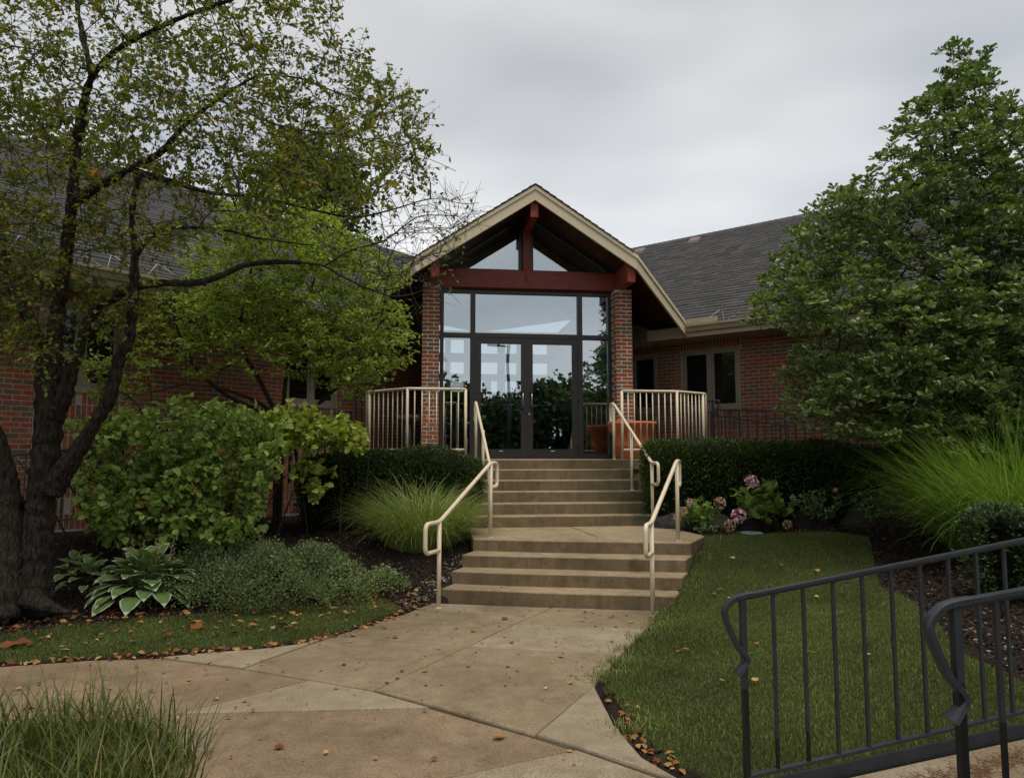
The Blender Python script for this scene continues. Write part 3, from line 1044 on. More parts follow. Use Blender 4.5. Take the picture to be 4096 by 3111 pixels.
# --- wing walls
def brick_field(mb, s0, s1, z0, z1, openings, soldiers, n=.65):
    """running bond in the wing frame, n is the face"""
    c = 0
    z = z0
    while z + BH < z1:
        off = (c % 2) * .104
        s = s0 - off
        while s < s1:
            a, b = max(s, s0), min(s + BL - JT, s1)
            segs = [(a, b)]
            for (u0, u1, w0, w1) in openings + soldiers:
                if z + BH > w0 + .002 and z < w1 - .002:
                    ns = []
                    for (p, q) in segs:
                        if q <= u0 or p >= u1:
                            ns.append((p, q))
                        else:
                            if p < u0:
                                ns.append((p, u0 - JT))
                            if q > u1:
                                ns.append((u1 + JT, q))
                    segs = ns
            for (p, q) in segs:
                if q - p > .02:
                    j = rng.normal(0, .0012)
                    mb.box(n + j, n + .05, p, q, z, z + BH)
            s += BL
        z += COURSE
        c += 1
    for (u0, u1, w0, w1) in soldiers:
        rows = max(1, round((w1 - w0) / BL))
        hh = (w1 - w0) / rows
        k = max(1, round((u1 - u0) / COURSE))
        ww = (u1 - u0) / k
        for r in range(rows):
            for q in range(k):
                mb.box(n + rng.normal(0, .0012) + .001, n + .05, u0 + q * ww + JT / 2, u0 + (q + 1) * ww - JT / 2, w0 + r * hh + JT / 2, w0 + (r + 1) * hh - JT / 2)


WZ0, WZ1 = 2.44, 3.62
wins = {'R': [(-.44, .74), (-1.56, -.97), (4.3, 5.5)], 'L': [(-.23, .86), (3.57, 4.62), (7.2, 8.3)]}
for side, T, slo, shi in (('R', TR, -2.42, 9.5), ('L', TL, -2.40, 9.5)):
    ops = [(a, b, WZ0, WZ1) for a, b in wins[side]]
    sol = [(a - .02, b + .02, WZ1, 3.785) for a, b in wins[side]] + [(a, b, .56, WZ0) for a, b in wins[side]]
    # backing of mortar with the window holes left open
    mb = MB(T)
    cuts = sorted([slo, shi] + [v for w in wins[side] for v in w])
    for a, b in zip(cuts[:-1], cuts[1:]):
        hole = any(abs(a - w[0]) < 1e-6 and abs(b - w[1]) < 1e-6 for w in wins[side])
        if hole:
            mb.box(.6535, .85, a, b, .1, WZ0)
            mb.box(.6535, .85, a, b, WZ1, 4.3)
        else:
            mb.box(.6535, .85, a, b, .1, 4.3)
    mb.box(.6545, .84, slo, -1.35, 4.301, 4.95)
    wall = mb.build('wall', M['mortar_shaded'], bd)
    mb = MB(T)
    brick_field(mb, slo, shi, .45, 3.80, ops, sol)
    mb.build('bricks', M['brick'], wall, kind='stuff')
    for (a, b) in wins[side]:
        mb = MB(T)
        fw = .05
        mb.box(.665, .76, a, a + fw, WZ0, WZ1)
        mb.box(.665, .76, b - fw, b, WZ0, WZ1)
        mb.box(.665, .76, a + fw, b - fw, WZ0, WZ0 + fw)
        mb.box(.665, .76, a + fw, b - fw, WZ1 - fw, WZ1)
        two = b - a > .8
        mid = (a + b) / 2
        if two:
            mb.box(.664, .76, mid - .03, mid + .03, WZ0 + fw, WZ1 - fw)
        win = mb.build('window', M['winframe'], bd)
        cells = [(a + fw, mid - .03), (mid + .03, b - fw)] if two else [(a + fw, b - fw)]
        for (u, v) in cells:
            mb = MB(T)
            sw = .045
            z0, z1 = WZ0 + fw + .003, WZ1 - fw - .003
            u, v = u + .003, v - .003
            mb.box(.678, .735, u, u + sw, z0, z1)
            mb.box(.678, .735, v - sw, v, z0, z1)
            mb.box(.678, .735, u + sw, v - sw, z0, z0 + sw)
            mb.box(.678, .735, u + sw, v - sw, z1 - sw, z1)
            mb.build('sash', M['winframe'], win)
            mb = MB(T)
            mb.box(.70, .706, u + sw - .005, v - sw + .005, z0 + sw - .005, z1 - sw + .005)
            mb.build('pane', M['darkglass'], win)
        mb = MB(T)
        mb.box(.635, .70, a - .03, b + .03, WZ0 - .045, WZ0 - .002)
        mb.build('sill', M['winframe'], win)
    # eaves
    mb = MB(T)
    mb.box(.0, .66, -.85, 9.8, 3.782, 3.80)
    mb.build('soffit', M['soffit_paint'], bd)
    mb = MB(T)
    mb.box(-.012, .012, -.85, 9.8, 3.775, 3.985)
    mb.build('fascia', M['gutter'], bd)
    mb = MB(T)
    prof = [(-.012, 3.865), (-.07, 3.868), (-.085, 3.90), (-.10, 3.93), (-.135, 3.955), (-.14, 4.0), (-.125, 4.0), (-.12, 3.96), (-.09, 3.94), (-.06, 3.885), (-.02, 3.885), (-.02, 3.99), (-.012, 3.99)]
    mb.prism_xz(prof, .015, 9.8)
    mb.build('gutter', M['gutter'], bd)
    # roof plane: deck, shingles
    mb = MB(T)
    lim = lambda n: -2.414 * n if n < 3.13 else -4.43 - n
    zr = lambda n: 3.985 + PITCH * n
    poly = [(-.04, 0.0), (3.13, lim(3.13)), (5.1, lim(5.1)), (5.1, 10), (-.04, 10)]
    vs = [(n, s, zr(n)) for n, s in poly] + [(n, s, zr(n) - .09) for n, s in poly]
    k = len(poly)
    mb._add(vs, [tuple(range(k)), tuple(range(k, 2 * k))[::-1]] + [(i, k + i, k + (i + 1) % k, (i + 1) % k) for i in range(k)])
    vs = [(5.1, -9.53, zr(5.1)), (5.1, 10, zr(5.1)), (7.0, 10, zr(3.2)), (7.0, -11.43, zr(3.2))]
    vs += [(n, s, z - .09) for n, s, z in vs]
    mb._add(vs, [(0, 1, 2, 3), (7, 6, 5, 4), (0, 3, 7, 4), (2, 1, 5, 6), (3, 2, 6, 7)])
    roof = mb.build('roof', M['roof_felt'], bd)
    field = MB(T)
    ex = .145 / math.sqrt(1 + PITCH ** 2)
    count = 0
    sh_cache = []
    r = 0
    n0 = -.05
    while n0 + ex < 5.12:
        s = lim(max(n0, 0)) - .1 + (r % 3) * .11
        while s < 9.6:
            w = rng.choice([.17, .23, .3, .34])
            lift = .028 + (.008 if rng.random() < .45 else 0)
            a, b = s + .002, s + w - .002
            nn0, nn1 = n0 + rng.normal(0, .0015), n0 + ex * 1.5
            vs = [(nn0, a, zr(nn0) + .002), (nn0, b, zr(nn0) + .002), (nn1, b, zr(nn1) + .001), (nn1, a, zr(nn1) + .001),
                  (nn0, a, zr(nn0) + lift), (nn0, b, zr(nn0) + lift), (nn1, b, zr(nn1) + .006), (nn1, a, zr(nn1) + .006)]
            fs = [(4, 5, 6, 7), (0, 1, 5, 4), (1, 2, 6, 5), (3, 0, 4, 7), (2, 3, 7, 6)]
            if side == 'R' and .3 < s < 4.4 and count < 295:
                m1 = MB(T)
                m1._add(vs, fs)
                m1.build('shingle', M['shingle_obj'], roof)
                count += 1
            else:
                field._add(vs, fs)
            s += w
        n0 += ex
        r += 1
    s = -9.5
    while s < 10:      # ridge caps
        field._add([(4.96, s, zr(4.96) + .03), (4.96, s + .2, zr(4.96) + .02), (5.1, s + .2, zr(5.1) + .04), (5.1, s, zr(5.1) + .05), (5.24, s + .2, zr(4.96) + .02), (5.24, s, zr(4.96) + .03)],
                   [(0, 1, 2, 3), (3, 2, 4, 5), (0, 3, 5)])
        s += .145
    field.build('shingles', M['shingle'], roof, kind='stuff')
    # heat cable zigzag above the gutter
    zz = []
    s = .25
    k = 0
    while s < 9:
        zz.append((-.06, s, zr(-.06) + .03))
        zz.append((.42 + .05 * math.sin(k * 2.1), s + .20, zr(.42) + .035))
        zz.append((.44 + .05 * math.sin(k * 2.1), s + .26, zr(.44) + .035))
        s += .62 if k % 2 else .50
        k += 1
    mb = MB()
    mb.tube([T(*p) for p in zz], .006, 5)
    mb.build('heat_cable', M['cable'], bd, True)
for s in (-1.9, -3.5):
    c = TR(4.72, s, 0)
    mb = MB(lambda n, s_, z: TR(n, s_, z))
    z = 3.985 + PITCH * 4.72
    pr = [(-.17, -.11 - .02), (-.17, .06), (.17, .20 + .1), (.17, -.02)]
    b = [(4.60, s - .15, z - .09), (4.60, s + .15, z - .09), (4.88, s + .15, z + .09), (4.88, s - .15, z + .09),
         (4.63, s - .12, z + .02), (4.63, s + .12, z + .02), (4.84, s + .12, z + .16), (4.84, s - .12, z + .16)]
    mb._add(b, [(0, 1, 5, 4), (1, 2, 6, 5), (2, 3, 7, 6), (3, 0, 4, 7), (4, 5, 6, 7)])
    mb.build('roof_vent', M['ventcap'], bd)
# diverter plate on the right gutter beside the rake
mb = MB(TR)
mb.box(-.10, -.06, .03, .62, 3.99, 4.10)
mb.build('splash_guard', M['gutter'], bd)

# --- gabled porch roof
ztop = lambda x: AP - PITCH * abs(x)


def yfront(x):
    xb = XBR if x >= 0 else XBL
    return -.70 + max(0.0, abs(x) - xb)


mb = MB()
for sg, xb in ((-1, XBL), (1, XBR)):
    pl = [(0, -.70), (sg * xb, -.70), (sg * XE, yfront(sg * XE)), (sg * XE, 2.2), (0, 8.2)]
    up = [(x, y, ztop(x) + .015) for x, y in pl]
    dn = [(x, y, ztop(x) - .045) for x, y in pl]
    k = len(pl)
    f = [tuple(range(k))[::sg], tuple(range(k, 2 * k))[::-sg]] + [(i, k + i, k + (i + 1) % k, (i + 1) % k)[::sg] for i in range(k)]
    mb._add(up + dn, f)
proof = mb.build('porch_roof', M['roof_felt'], bd)
# shingle edges along the rakes
mb = MB()
for sg, xb in ((-1, XBL), (1, XBR)):
    x = 0.0
    while x < XE - .02:
        x1 = min(x + .118, XE)
        y0, y1 = yfront(sg * x), yfront(sg * x1)
        lo = .022
        vs = []
        for (xx, yy, dz) in ((x, y0, .010), (x1, y1, .024)):
            for (oy, oz) in ((-.075, 0), (.45, 0), (.45, .018), (-.075, .018)):
                vs.append((sg * xx, yy + oy, ztop(xx) + .012 + oz + dz))
        mb._add(vs, [(0, 1, 2, 3)[::sg], (7, 6, 5, 4)[::sg], (0, 4, 5, 1)[::sg], (1, 5, 6, 2)[::sg], (2, 6, 7, 3)[::sg], (3, 7, 4, 0)[::sg]])
        x = x1
mb.build('rake_shingles', M['shingle'], proof)
# soffit boards run from the gable back
for sg in (-1, 1):
    xb = XBR if sg > 0 else XBL
    x = .0
    while x < XE - .03:
        x1 = min(x + .138, XE - .01)
        yb = max(2.2, 8.1 - 2 * x)
        mb = MB()
        a0, a1 = x + .002, x1 - .002
        vs = []
        for (xx, yy) in ((a0, yfront(sg * a0) + .01), (a1, yfront(sg * a1) + .01), (a1, yb), (a0, yb)):
            vs += [(sg * xx, yy, ztop(xx) - .046), (sg * xx, yy, ztop(xx) - .075)]
        mb._add(vs, [(0, 2, 4, 6), (7, 5, 3, 1), (0, 1, 3, 2), (2, 3, 5, 4), (4, 5, 7, 6), (6, 7, 1, 0)])
        mb.build('soffit_board', M['deckwood_obj'], proof)
        x = x1
# barge boards
for sg, xb in ((-1, XBL), (1, XBR)):
    P3 = [(0.0, -.70), (sg * xb, -.70), (sg * XE, yfront(sg * XE))]
    n1, n2 = Vector((0, -1)), Vector((sg * Q, -Q))
    nm = (n1 + n2) / (1 + n1.dot(n2))
    nn = [n1, nm, n2]
    for (nm_, t0, t1, zl, zh) in (('barge_board', .0, .036, -.235, -.055), ('barge_trim', .0, .058, -.0545, .011)):
        mb = MB()
        vs = []
        for (p, n) in zip(P3, nn):
            for (tt, z) in ((t0, zl), (t1, zl), (t1, zh), (t0, zh)):
                vs.append((p[0] + n.x * tt, p[1] + n.y * tt, ztop(p[0]) + z))
        fs = []
        for q in range(2):
            for e in range(4):
                fs.append((q * 4 + e, q * 4 + (e + 1) % 4, (q + 1) * 4 + (e + 1) % 4, (q + 1) * 4 + e))
        fs += [(3, 2, 1, 0), (8, 9, 10, 11)]
        mb._add(vs, fs)
        mb.build(nm_, M['fascia'], proof)

# --- timber frame
GY_ = .30          # front of the glazing
mb = MB()
mb.bbox(-1.62, 1.62, GY_ - .13, GY_ + .10, 4.518, 4.842, .006)
beam = mb.build('tie_beam', M['redwood'], bd)
mb = MB()
mb.bbox(-.087, .057, GY_ - .12, GY_ + .09, 4.843, 5.62, .006)
mb.build('king_post', M['redwood'], bd)
mb = MB()
mb.box(-.052, .022, GY_ - .145, GY_ - .131, 4.648, 5.03)
pl = mb.build('bracket_plate', M['redwood_end'], bd)
for z in (4.69, 4.76, 4.91, 4.98):
    mb = MB()
    mb.lathe([(0.0, .012), (.011, .010), (.014, 0.0)], sides=10)
    me = mb.mesh('bolt', M['redwood_end'])
    o = link('bolt', me, pl)
    o.location = (-.015, GY_ - .145, z)
    o.rotation_euler = (math.pi / 2, 0, 0)
for nm_, x0, x1, z0, z1, cut in (('ridge_beam', -.068, .064, 5.545, 5.94, .05), ('purlin', 1.60, 1.735, 4.508, 4.80, .10), ('purlin', -1.735, -1.60, 4.508, 4.80, .10)):
    mb = MB()
    yf = -.655
    zt1 = z1 if nm_ == 'ridge_beam' else min(ztop(x0), ztop(x1)) - .077
    pts = [(yf, z0 + cut * .2 if nm_ == 'ridge_beam' else z0 + .0), (yf, zt1), (6.0, zt1), (6.0, z0 + .02), (yf + .22, z0 + .02)]
    if nm_ == 'purlin':
        pts = [(yf, z0 - .02), (yf, zt1), (4.0, zt1), (4.0, z0), (-.02, z0), (yf + .12, z0 - .02)]
    k = len(pts)
    vs = [(x0, y, z) for y, z in pts] + [(x1, y, z) for y, z in pts]
    mb._add(vs, [tuple(range(k)), tuple(range(k, 2 * k))[::-1]] + [(k + i, k + (i + 1) % k, (i + 1) % k, i) for i in range(k)])
    mb.build(nm_, M['redwood_end'], bd)

# --- entrance glazing in bronze frames
fr = MB()
Y0, Y1 = GY_, GY_ + .11


def fbar(x0, x1, z0, z1, dy=0.0):
    fr.box(x0, x1, Y0 + dy, Y1 + dy, z0, z1)


fbar(-1.5575, -1.49, PLAT, 4.515)
fbar(1.49, 1.5575, PLAT, 4.515)
for sx in (-1, 1):
    fbar(sx * .973 - .044, sx * .973 + .044, PLAT, 4.44)
fbar(-1.4895, 1.4895, 4.442, 4.5155)
fbar(-1.4895, -1.018, 3.637, 3.717)
fbar(1.018, 1.4895, 3.637, 3.717)
fbar(-.9285, .9285, 3.645, 3.722)
fbar(-1.4895, -1.018, PLAT, 1.585)
fbar(1.018, 1.4895, PLAT, 1.585)
glz = fr.build('entrance_frame', M['bronze'], bd)


def pane(x0, x1, z0, z1, par, y=GY_ + .05):
    mb = MB()
    mb.box(x0, x1, y, y + .006, z0, z1)
    return mb.build('pane', M['glass'], par)


pane(-1.489, -1.018, 3.718, 4.441, glz)
pane(1.018, 1.489, 3.718, 4.441, glz)
pane(-.928, .928, 3.723, 4.441, glz)
pane(-1.489, -1.018, 1.586, 3.636, glz)
pane(1.018, 1.489, 1.586, 3.636, glz)
for sg in (-1, 1):
    xh, xm = sg * .9275, sg * .0015
    lo, hi = min(xh, xm), max(xh, xm)
    mb = MB()
    z0, z1 = PLAT + .004, 3.6445
    yA, yB = GY_ + .012, GY_ + .057
    st_ = .105
    mb.box(lo, lo + st_, yA, yB, z0, z1)
    mb.box(hi - st_, hi, yA, yB, z0, z1)
    mb.box(lo + st_, hi - st_, yA, yB, z0, 1.657)
    mb.box(lo + st_, hi - st_, yA, yB, 3.532, z1)
    door = mb.build('door', M['bronze'], bd)
    pane(lo + st_ - .004, hi - st_ + .004, 1.653, 3.536, door, GY_ + .03)
    mb = MB()
    hx = xm + sg * .078
    mb.tube([(hx, yA - .055, 2.41), (hx, yA - .055, 2.66)], .011, 10)
    mb.build('pull_handle', M['steel'], door, True)
    mb = MB()
    for z in (2.39, 2.675):
        mb.box(hx - .028, hx + .028, yA - .07, yA, z - .016, z + .016)
    mb.build('handle_mount', M['blackplastic'], door)
    mb = MB()
    mb.box(lo + .09, hi - .09, yB + .03, yB + .06, 2.435, 2.457)
    mb.build('push_bar', M['steel'], door)
    mb = MB()
    mb.box((lo + hi) / 2 - .035, (lo + hi) / 2 + .03, yA - .0025, yA - .0005, 1.617, 1.629)
    mb.build('push_label', M['white'], door)
    for z in (1.75, 2.55, 3.35):
        mb = MB()
        mb.tube([(xh + sg * .004, yA - .008, z - .06), (xh + sg * .004, yA - .008, z + .06)], .009, 8)
        mb.build('hinge', M['bronze'], door, True)
    if sg > 0:
        mb = MB()
        mb.tube([(hx - .035, yA - .012, 2.27), (hx - .035, yA + .01, 2.27)], .019, 12)
        mb.build('lock_cylinder', M['steel'], door, True)
# notice taped inside the left door
mb = MB()
mb.box(-.80, -.64, GY_ + .037, GY_ + .038, 2.62, 2.86)
for q in range(7):
    mb.box(-.785, -.66 - .03 * (q % 3), GY_ + .0358, GY_ + .0368, 2.655 + q * .027, 2.661 + q * .027, 1)
mb.build('notice', [M['white'], M['blackplastic']], bd)
# gable lights: two triangles in dark frames
zin = lambda x: ztop(x) - .10
for sg, xa in ((-1, -.0875), (1, .0575)):
    xo = sg * 1.585
    mb = MB()
    outer = [(xa, 4.845), (xo, 4.845), (xo, zin(xo)), (xa, zin(xa))]
    inner = [(xa + sg * .062, 4.888), (xo - sg * .15, 4.888), (xo - sg * .15, zin(xo - sg * .15) - .07), (xa + sg * .062, zin(xa + sg * .062) - .07)]
    k = 4
    vs = [(x, Y0 + .0, z) for x, z in outer] + [(x, Y0, z) for x, z in inner] + [(x, Y1 - .02, z) for x, z in outer] + [(x, Y1 - .02, z) for x, z in inner]
    fs = []
    for i in range(4):
        j = (i + 1) % 4
        fs += [(i, j, 4 + j, 4 + i), (8 + i, 12 + i, 12 + j, 8 + j), (4 + i, 4 + j, 12 + j, 12 + i), (i, 8 + i, 8 + j, j)]
    mb._add(vs, fs)
    gf = mb.build('gable_frame', M['bronze'], bd)
    mb = MB()
    mb.prism_xz([(x, z) for x, z in [(inner[0][0] - sg * .005, inner[0][1] - .005), (inner[1][0], inner[1][1] - .005), (inner[2][0], inner[2][1] + .005), (inner[3][0] - sg * .005, inner[3][1] + .005)]], Y0 + .04, Y0 + .046)
    mb.build('pane', M['glass'], gf)
# --- inside: vestibule with high windows at the back
mb = MB()
mb.box(-1.85, 1.85, .42, 7.0, PLAT - .05, PLAT - .004)
mb.build('vestibule_floor', M['intfloor'], bd)
mb = MB()
for sg in (-1, 1):
    xs = sorted((sg * 1.72, sg * 1.86))
    mb.box(xs[0], xs[1], .313, 7.0, PLAT - .04, 4.85)
mb.build('vestibule_side', M['plaster'], bd)
for sg in (-1, 1):
    def TS(n, s, z, sg=sg):
        return (sg * (1.87 - n + .65), s, z)
    mb = MB(TS)
    brick_field(mb, .32, 2.7, PLAT, 4.45, [], [])
    mb.build('side_bricks', M['brick'], bd, kind='stuff')
    mb = MB()
    xs = sorted((sg * 1.8605, sg * 1.862))
    mb.box(xs[0], xs[1], .32, 2.7, PLAT, 4.46)
    mb.build('side_mortar', M['mortar'], bd)
hx = [(-1.55, -1.30), (-1.15, -.80), (-.55, .10), (.30, .62), (.85, 1.45)]
hz = [(2.72, 3.0), (3.22, 3.52), (3.70, 4.02), (4.25, 4.62)]
xc = sorted([-1.72, 1.72] + [v for p in hx for v in p])
zc = sorted([PLAT, 4.85] + [v for p in hz for v in p])
mb = MB()
for x0, x1 in zip(xc[:-1], xc[1:]):
    for z0, z1 in zip(zc[:-1], zc[1:]):
        if (x0, x1) in hx and (z0, z1) in hz and not ((x0, x1) == hx[4] and z0 < 3.6) and not ((x0, x1) == hx[0] and z0 < 3.0) and not (z0 < 3.1 and x0 > -1.2):
            continue
        mb.box(x0, x1, 6.6, 6.72, z0, z1)
mb.build('back_wall', M['plaster'], bd)
# blue house-shaped book box seen through the left side light
bb = thing('book_box', BW(-1.27, .85, PLAT), 'blue house shaped box with pale roof trim inside the left side window', 'box', ALPHA)
mb = MB()
mb.prism_xz([(-.30, 0), (.30, 0), (.30, .50), (0, .78), (-.30, .50)], -.2, .2)
mb.build('body', M['bluepaint'], bb)
for sg in (-1, 1):
    mb = MB()
    mb.prism_xz([(0, .80), (sg * .36, .465), (sg * .36, .505), (0, .86)], -.26, .24)
    mb.build('roof', M['soffit_paint'], bb)
cu = bpy.data.curves.new('letter', 'FONT')
cu.body = 'W'
cu.size = .17
cu.extrude = .002
cu.align_x = 'CENTER'
cu.materials.append(M['blackplastic'])
_t = bpy.data.objects.new('letter', cu)
lo_ = link('letter', bpy.data.meshes.new_from_object(_t), bb)
bpy.data.objects.remove(_t)
bpy.data.curves.remove(cu)
lo_.location = (.10, -.204, .22)
lo_.rotation_euler = (math.pi / 2, 0, 0)

# --- fittings on and by the pillars
ic = thing('intercom', BW(1.735, -.005, 2.60), 'small black intercom box on the right brick pillar', 'intercom', ALPHA)
mb = MB()
mb.bbox(-.05, .05, -.028, .0, -.062, .062, .008)
mb.build('case', M['blackplastic'], ic)
mb = MB()
mb.lathe([(0, .003), (.007, .002), (.008, 0)], sides=12)
o = mb.build('button', M['white'], ic, True)
o.location = (.028, -.029, .04)
o.rotation_euler = (math.pi / 2, 0, 0)
mb = MB()
mb.box(-.025, .02, -.031, -.0285, -.015, -.008)
mb.box(-.025, .02, -.031, -.0285, -.028, -.021)
mb.build('grille', M['steel'], ic)

sp = thing('standpipe', BW(-2.10, .05, PLAT), 'dark fire department connection pipe beside the left brick pillar', 'pipe', ALPHA)
mb = MB()
mb.tube([(0, 0, 0), (0, 0, .66)], .07, 14)
mb.tube([(0, 0, 0), (0, 0, .03)], .11, 14)
mb.build('riser', M['pipe'], sp, True)
mb = MB()
mb.tube([(0, .02, .70), (0, -.09, .70)], .075, 14)
mb.build('body', M['pipe'], sp, True)
for sx in (-1, 1):
    mb = MB()
    mb.tube([(sx * .02, -.02, .70), (sx * .12, -.10, .69), (sx * .16, -.13, .69)], .048, 12)
    mb.tube([(sx * .14, -.115, .69), (sx * .18, -.145, .69)], .06, 12)
    mb.build('inlet', M['pipe'], sp, True)

pt = thing('planter', BW(1.70, -.44, PLAT), 'large round terracotta coloured planter behind the right guardrail', 'planter', ALPHA)
mb = MB()
mb.lathe([(0, 0), (.25, 0), (.262, .02), (.30, .20), (.31, .215), (.312, .235), (.303, .25), (.345, .44), (.365, .455), (.385, .47), (.40, .565), (.41, .575), (.415, .60), (.41, .625), (.385, .625), (.37, .56), (0, .55)], sides=48)
mb.build('pot', M['terracotta'], pt, True)
mb = MB()
mb.lathe([(0, .572), (.2, .575), (.372, .565)], sides=32)
mb.build('soil', M['mulch'], pt, True)
# ------------------------------------------------------------------ plants: tools
def unit(a):
    return a / np.maximum(np.linalg.norm(a, axis=-1, keepdims=True), 1e-9)


def rand_dir(n, up=0.0, flat=1.0):
    d = rng.normal(size=(n, 3))
    d[:, 2] = d[:, 2] * flat + up
    return unit(d)


def frames(axis, normal):
    """columns: x (side), y (axis), z (normal)"""
    y = unit(axis)
    x = np.cross(y, normal)
    bad = np.linalg.norm(x, axis=1) < 1e-3
    x[bad] = np.cross(y[bad], np.array([.31, .2, .93]))
    x = unit(x)
    z = np.cross(x, y)
    return np.stack([x, y, z], 2)


LEAF4 = (np.array([(0, 0, 0), (-.5, .45, .10), (0, 1, -.06), (.5, .45, .10)], float), np.array([(0, 2, 1), (0, 3, 2)]))
LEAF7 = (np.array([(0, 0, 0), (-.36, .25, .07), (.36, .25, .07), (-.5, .55, .08), (.5, .55, .08), (0, .5, -.03), (-.26, .86, -.02), (.26, .86, -.02), (0, 1, -.12)], float),
         np.array([(0, 5, 1), (0, 2, 5), (1, 5, 3), (2, 4, 5), (3, 5, 6), (4, 7, 5), (5, 8, 6), (5, 7, 8)]))
MAGLEAF = (np.array([(0, 0, 0), (-.18, .3, .03), (.18, .3, .03), (-.42, .66, .09), (.42, .66, .09), (0, .6, -.03), (-.3, .9, .03), (.3, .9, .03), (0, 1, -.07)], float),
           np.array([(0, 5, 1), (0, 2, 5), (1, 5, 3), (2, 4, 5), (3, 5, 6), (4, 7, 5), (5, 8, 6), (5, 7, 8)]))


def scatter(tpl, pos, axis, normal, length, width):
    tv, tf = tpl
    n = len(pos)
    R = frames(axis, normal)
    L = np.broadcast_to(np.asarray(length, float), (n,))
    Wd = np.broadcast_to(np.asarray(width, float), (n,))
    loc = tv[None] * np.stack([Wd, L, L], 1)[:, None, :]
    V = np.einsum('nij,nkj->nki', R, loc) + pos[:, None, :]
    Fc = tf[None] + (np.arange(n) * len(tv))[:, None, None]
    return V.reshape(-1, 3), Fc.reshape(-1, 3)


def frustums(p0, p1, r0, r1, sides):
    n = len(p0)
    d = unit(p1 - p0)
    ref = np.where(np.abs(d[:, 2:3]) < .9, np.array([[0, 0, 1.0]]), np.array([[1.0, 0, 0]]))
    u = unit(np.cross(d, ref))
    w = np.cross(d, u)
    a = np.arange(sides) * 2 * np.pi / sides
    ring = u[:, None, :] * np.cos(a)[None, :, None] + w[:, None, :] * np.sin(a)[None, :, None]
    V = np.concatenate([p0[:, None] + ring * r0[:, None, None], p1[:, None] + ring * r1[:, None, None]], 1)
    k = np.arange(sides)
    l = (k + 1) % sides
    q = np.concatenate([np.stack([k, l, sides + l], 1), np.stack([k, sides + l, sides + k], 1)])
    Fc = q[None] + (np.arange(n) * 2 * sides)[:, None, None]
    return V.reshape(-1, 3), Fc.reshape(-1, 3)


def join(parts):
    V, Fc, b = [], [], 0
    for v, f in parts:
        V.append(v)
        Fc.append(f + b)
        b += len(v)
    return np.concatenate(V), np.concatenate(Fc)


class Skel:
    def __init__(self):
        self.P = np.zeros((60000, 3))
        self.par = np.full(60000, -1, int)
        self.base = np.zeros(60000)
        self.n = 0

    def add(self, p, par, r=0.0):
        i = self.n
        self.P[i] = p
        self.par[i] = par
        self.base[i] = r
        self.n += 1
        return i

    def path(self, pts, par=-1, r0=0.0, r1=0.0):
        k = len(pts)
        for q, p in enumerate(pts):
            par = self.add(p, par, r0 + (r1 - r0) * q / max(1, k - 1))
        return par

    def connect(self, targets, step=.16, bow=.12, jit=.02, lift=0.0):
        T = np.asarray(targets, float)
        d0 = np.array([np.min(np.sum((self.P[:self.n] - t) ** 2, 1)) for t in T])
        ends = np.zeros(len(T), int)
        for k in np.argsort(d0):
            t = T[k]
            dv = self.P[:self.n] - t
            c = np.sqrt((dv ** 2).sum(1)) + np.clip(dv[:, 2], -.0, None) * .6
            i = int(np.argmin(c))
            a = self.P[i].copy()
            L = np.linalg.norm(t - a)
            n = max(1, int(L / step))
            m = (a + t) / 2 + rng.normal(size=3) * L * bow + np.array([0, 0, L * lift])
            par = i
            for q in range(1, n + 1):
                s = q / n
                p = a * (1 - s) ** 2 + m * 2 * s * (1 - s) + t * s * s
                if q < n:
                    p = p + rng.normal(size=3) * jit
                par = self.add(p, par)
            ends[k] = par
        return ends

    def mesh_parts(self, rt=.004, exp=.42, rmax=.2, thick=.02):
        n = self.n
        tips = np.zeros(n)
        haschild = np.zeros(n, bool)
        for i in range(n):
            if self.par[i] >= 0:
                haschild[self.par[i]] = True
        tips[~haschild] = 1
        for i in range(n - 1, -1, -1):
            if self.par[i] >= 0:
                tips[self.par[i]] += tips[i]
        r = np.maximum(np.minimum(rt * tips ** exp, rmax), self.base[:n])
        i = np.arange(n)[self.par[:n] >= 0]
        p = self.par[i]
        r0 = np.minimum(r[p], r[i] * 1.35)
        big = r[i] > thick
        out = []
        if big.any():
            out.append(frustums(self.P[p[big]], self.P[i[big]], r0[big], r[i[big]], 8))
        if (~big).any():
            out.append(frustums(self.P[p[~big]], self.P[i[~big]], r0[~big], r[i[~big]], 4))
        return out, r


def twigs(ends, dirs, per, length, flat=.6, up=.25, spread=1.0):
    """short twigs at the ends of branches: start, end"""
    n = len(ends)
    s = np.repeat(ends, per, 0)
    d = unit(np.repeat(dirs, per, 0) * .7 + rand_dir(n * per, up, flat) * spread)
    L = length * rng.uniform(.5, 1.2, n * per)
    return s, s + d * L[:, None], d


def leaves_on(s, e, d, per, llen, wid, tpl, up=.8, droop=0.0, tmin=.2, rosette=False, jit=.25):
    n = len(s)
    if rosette:
        az = np.tile(np.arange(per) * 2.4, n) + np.repeat(rng.uniform(0, 6.3, n), per)
        pos = np.repeat(e, per, 0) + rng.normal(0, llen * .08, (n * per, 3))
        ax = np.stack([np.cos(az), np.sin(az), rng.uniform(.0, .7, n * per)], 1) + np.repeat(d, per, 0) * .7
    else:
        t = rng.uniform(tmin, 1.0, n * per)
        pos = np.repeat(s, per, 0) * (1 - t)[:, None] + np.repeat(e, per, 0) * t[:, None]
        ax = np.repeat(d, per, 0) * .55 + rand_dir(n * per, .05, .7)
    ax[:, 2] -= droop
    nor = unit(np.array([0, 0, up]) + rng.normal(0, jit + .15, (n * per, 3)))
    L = llen * rng.uniform(.6, 1.25, n * per)
    return scatter(tpl, pos, ax, nor, L, L * wid)


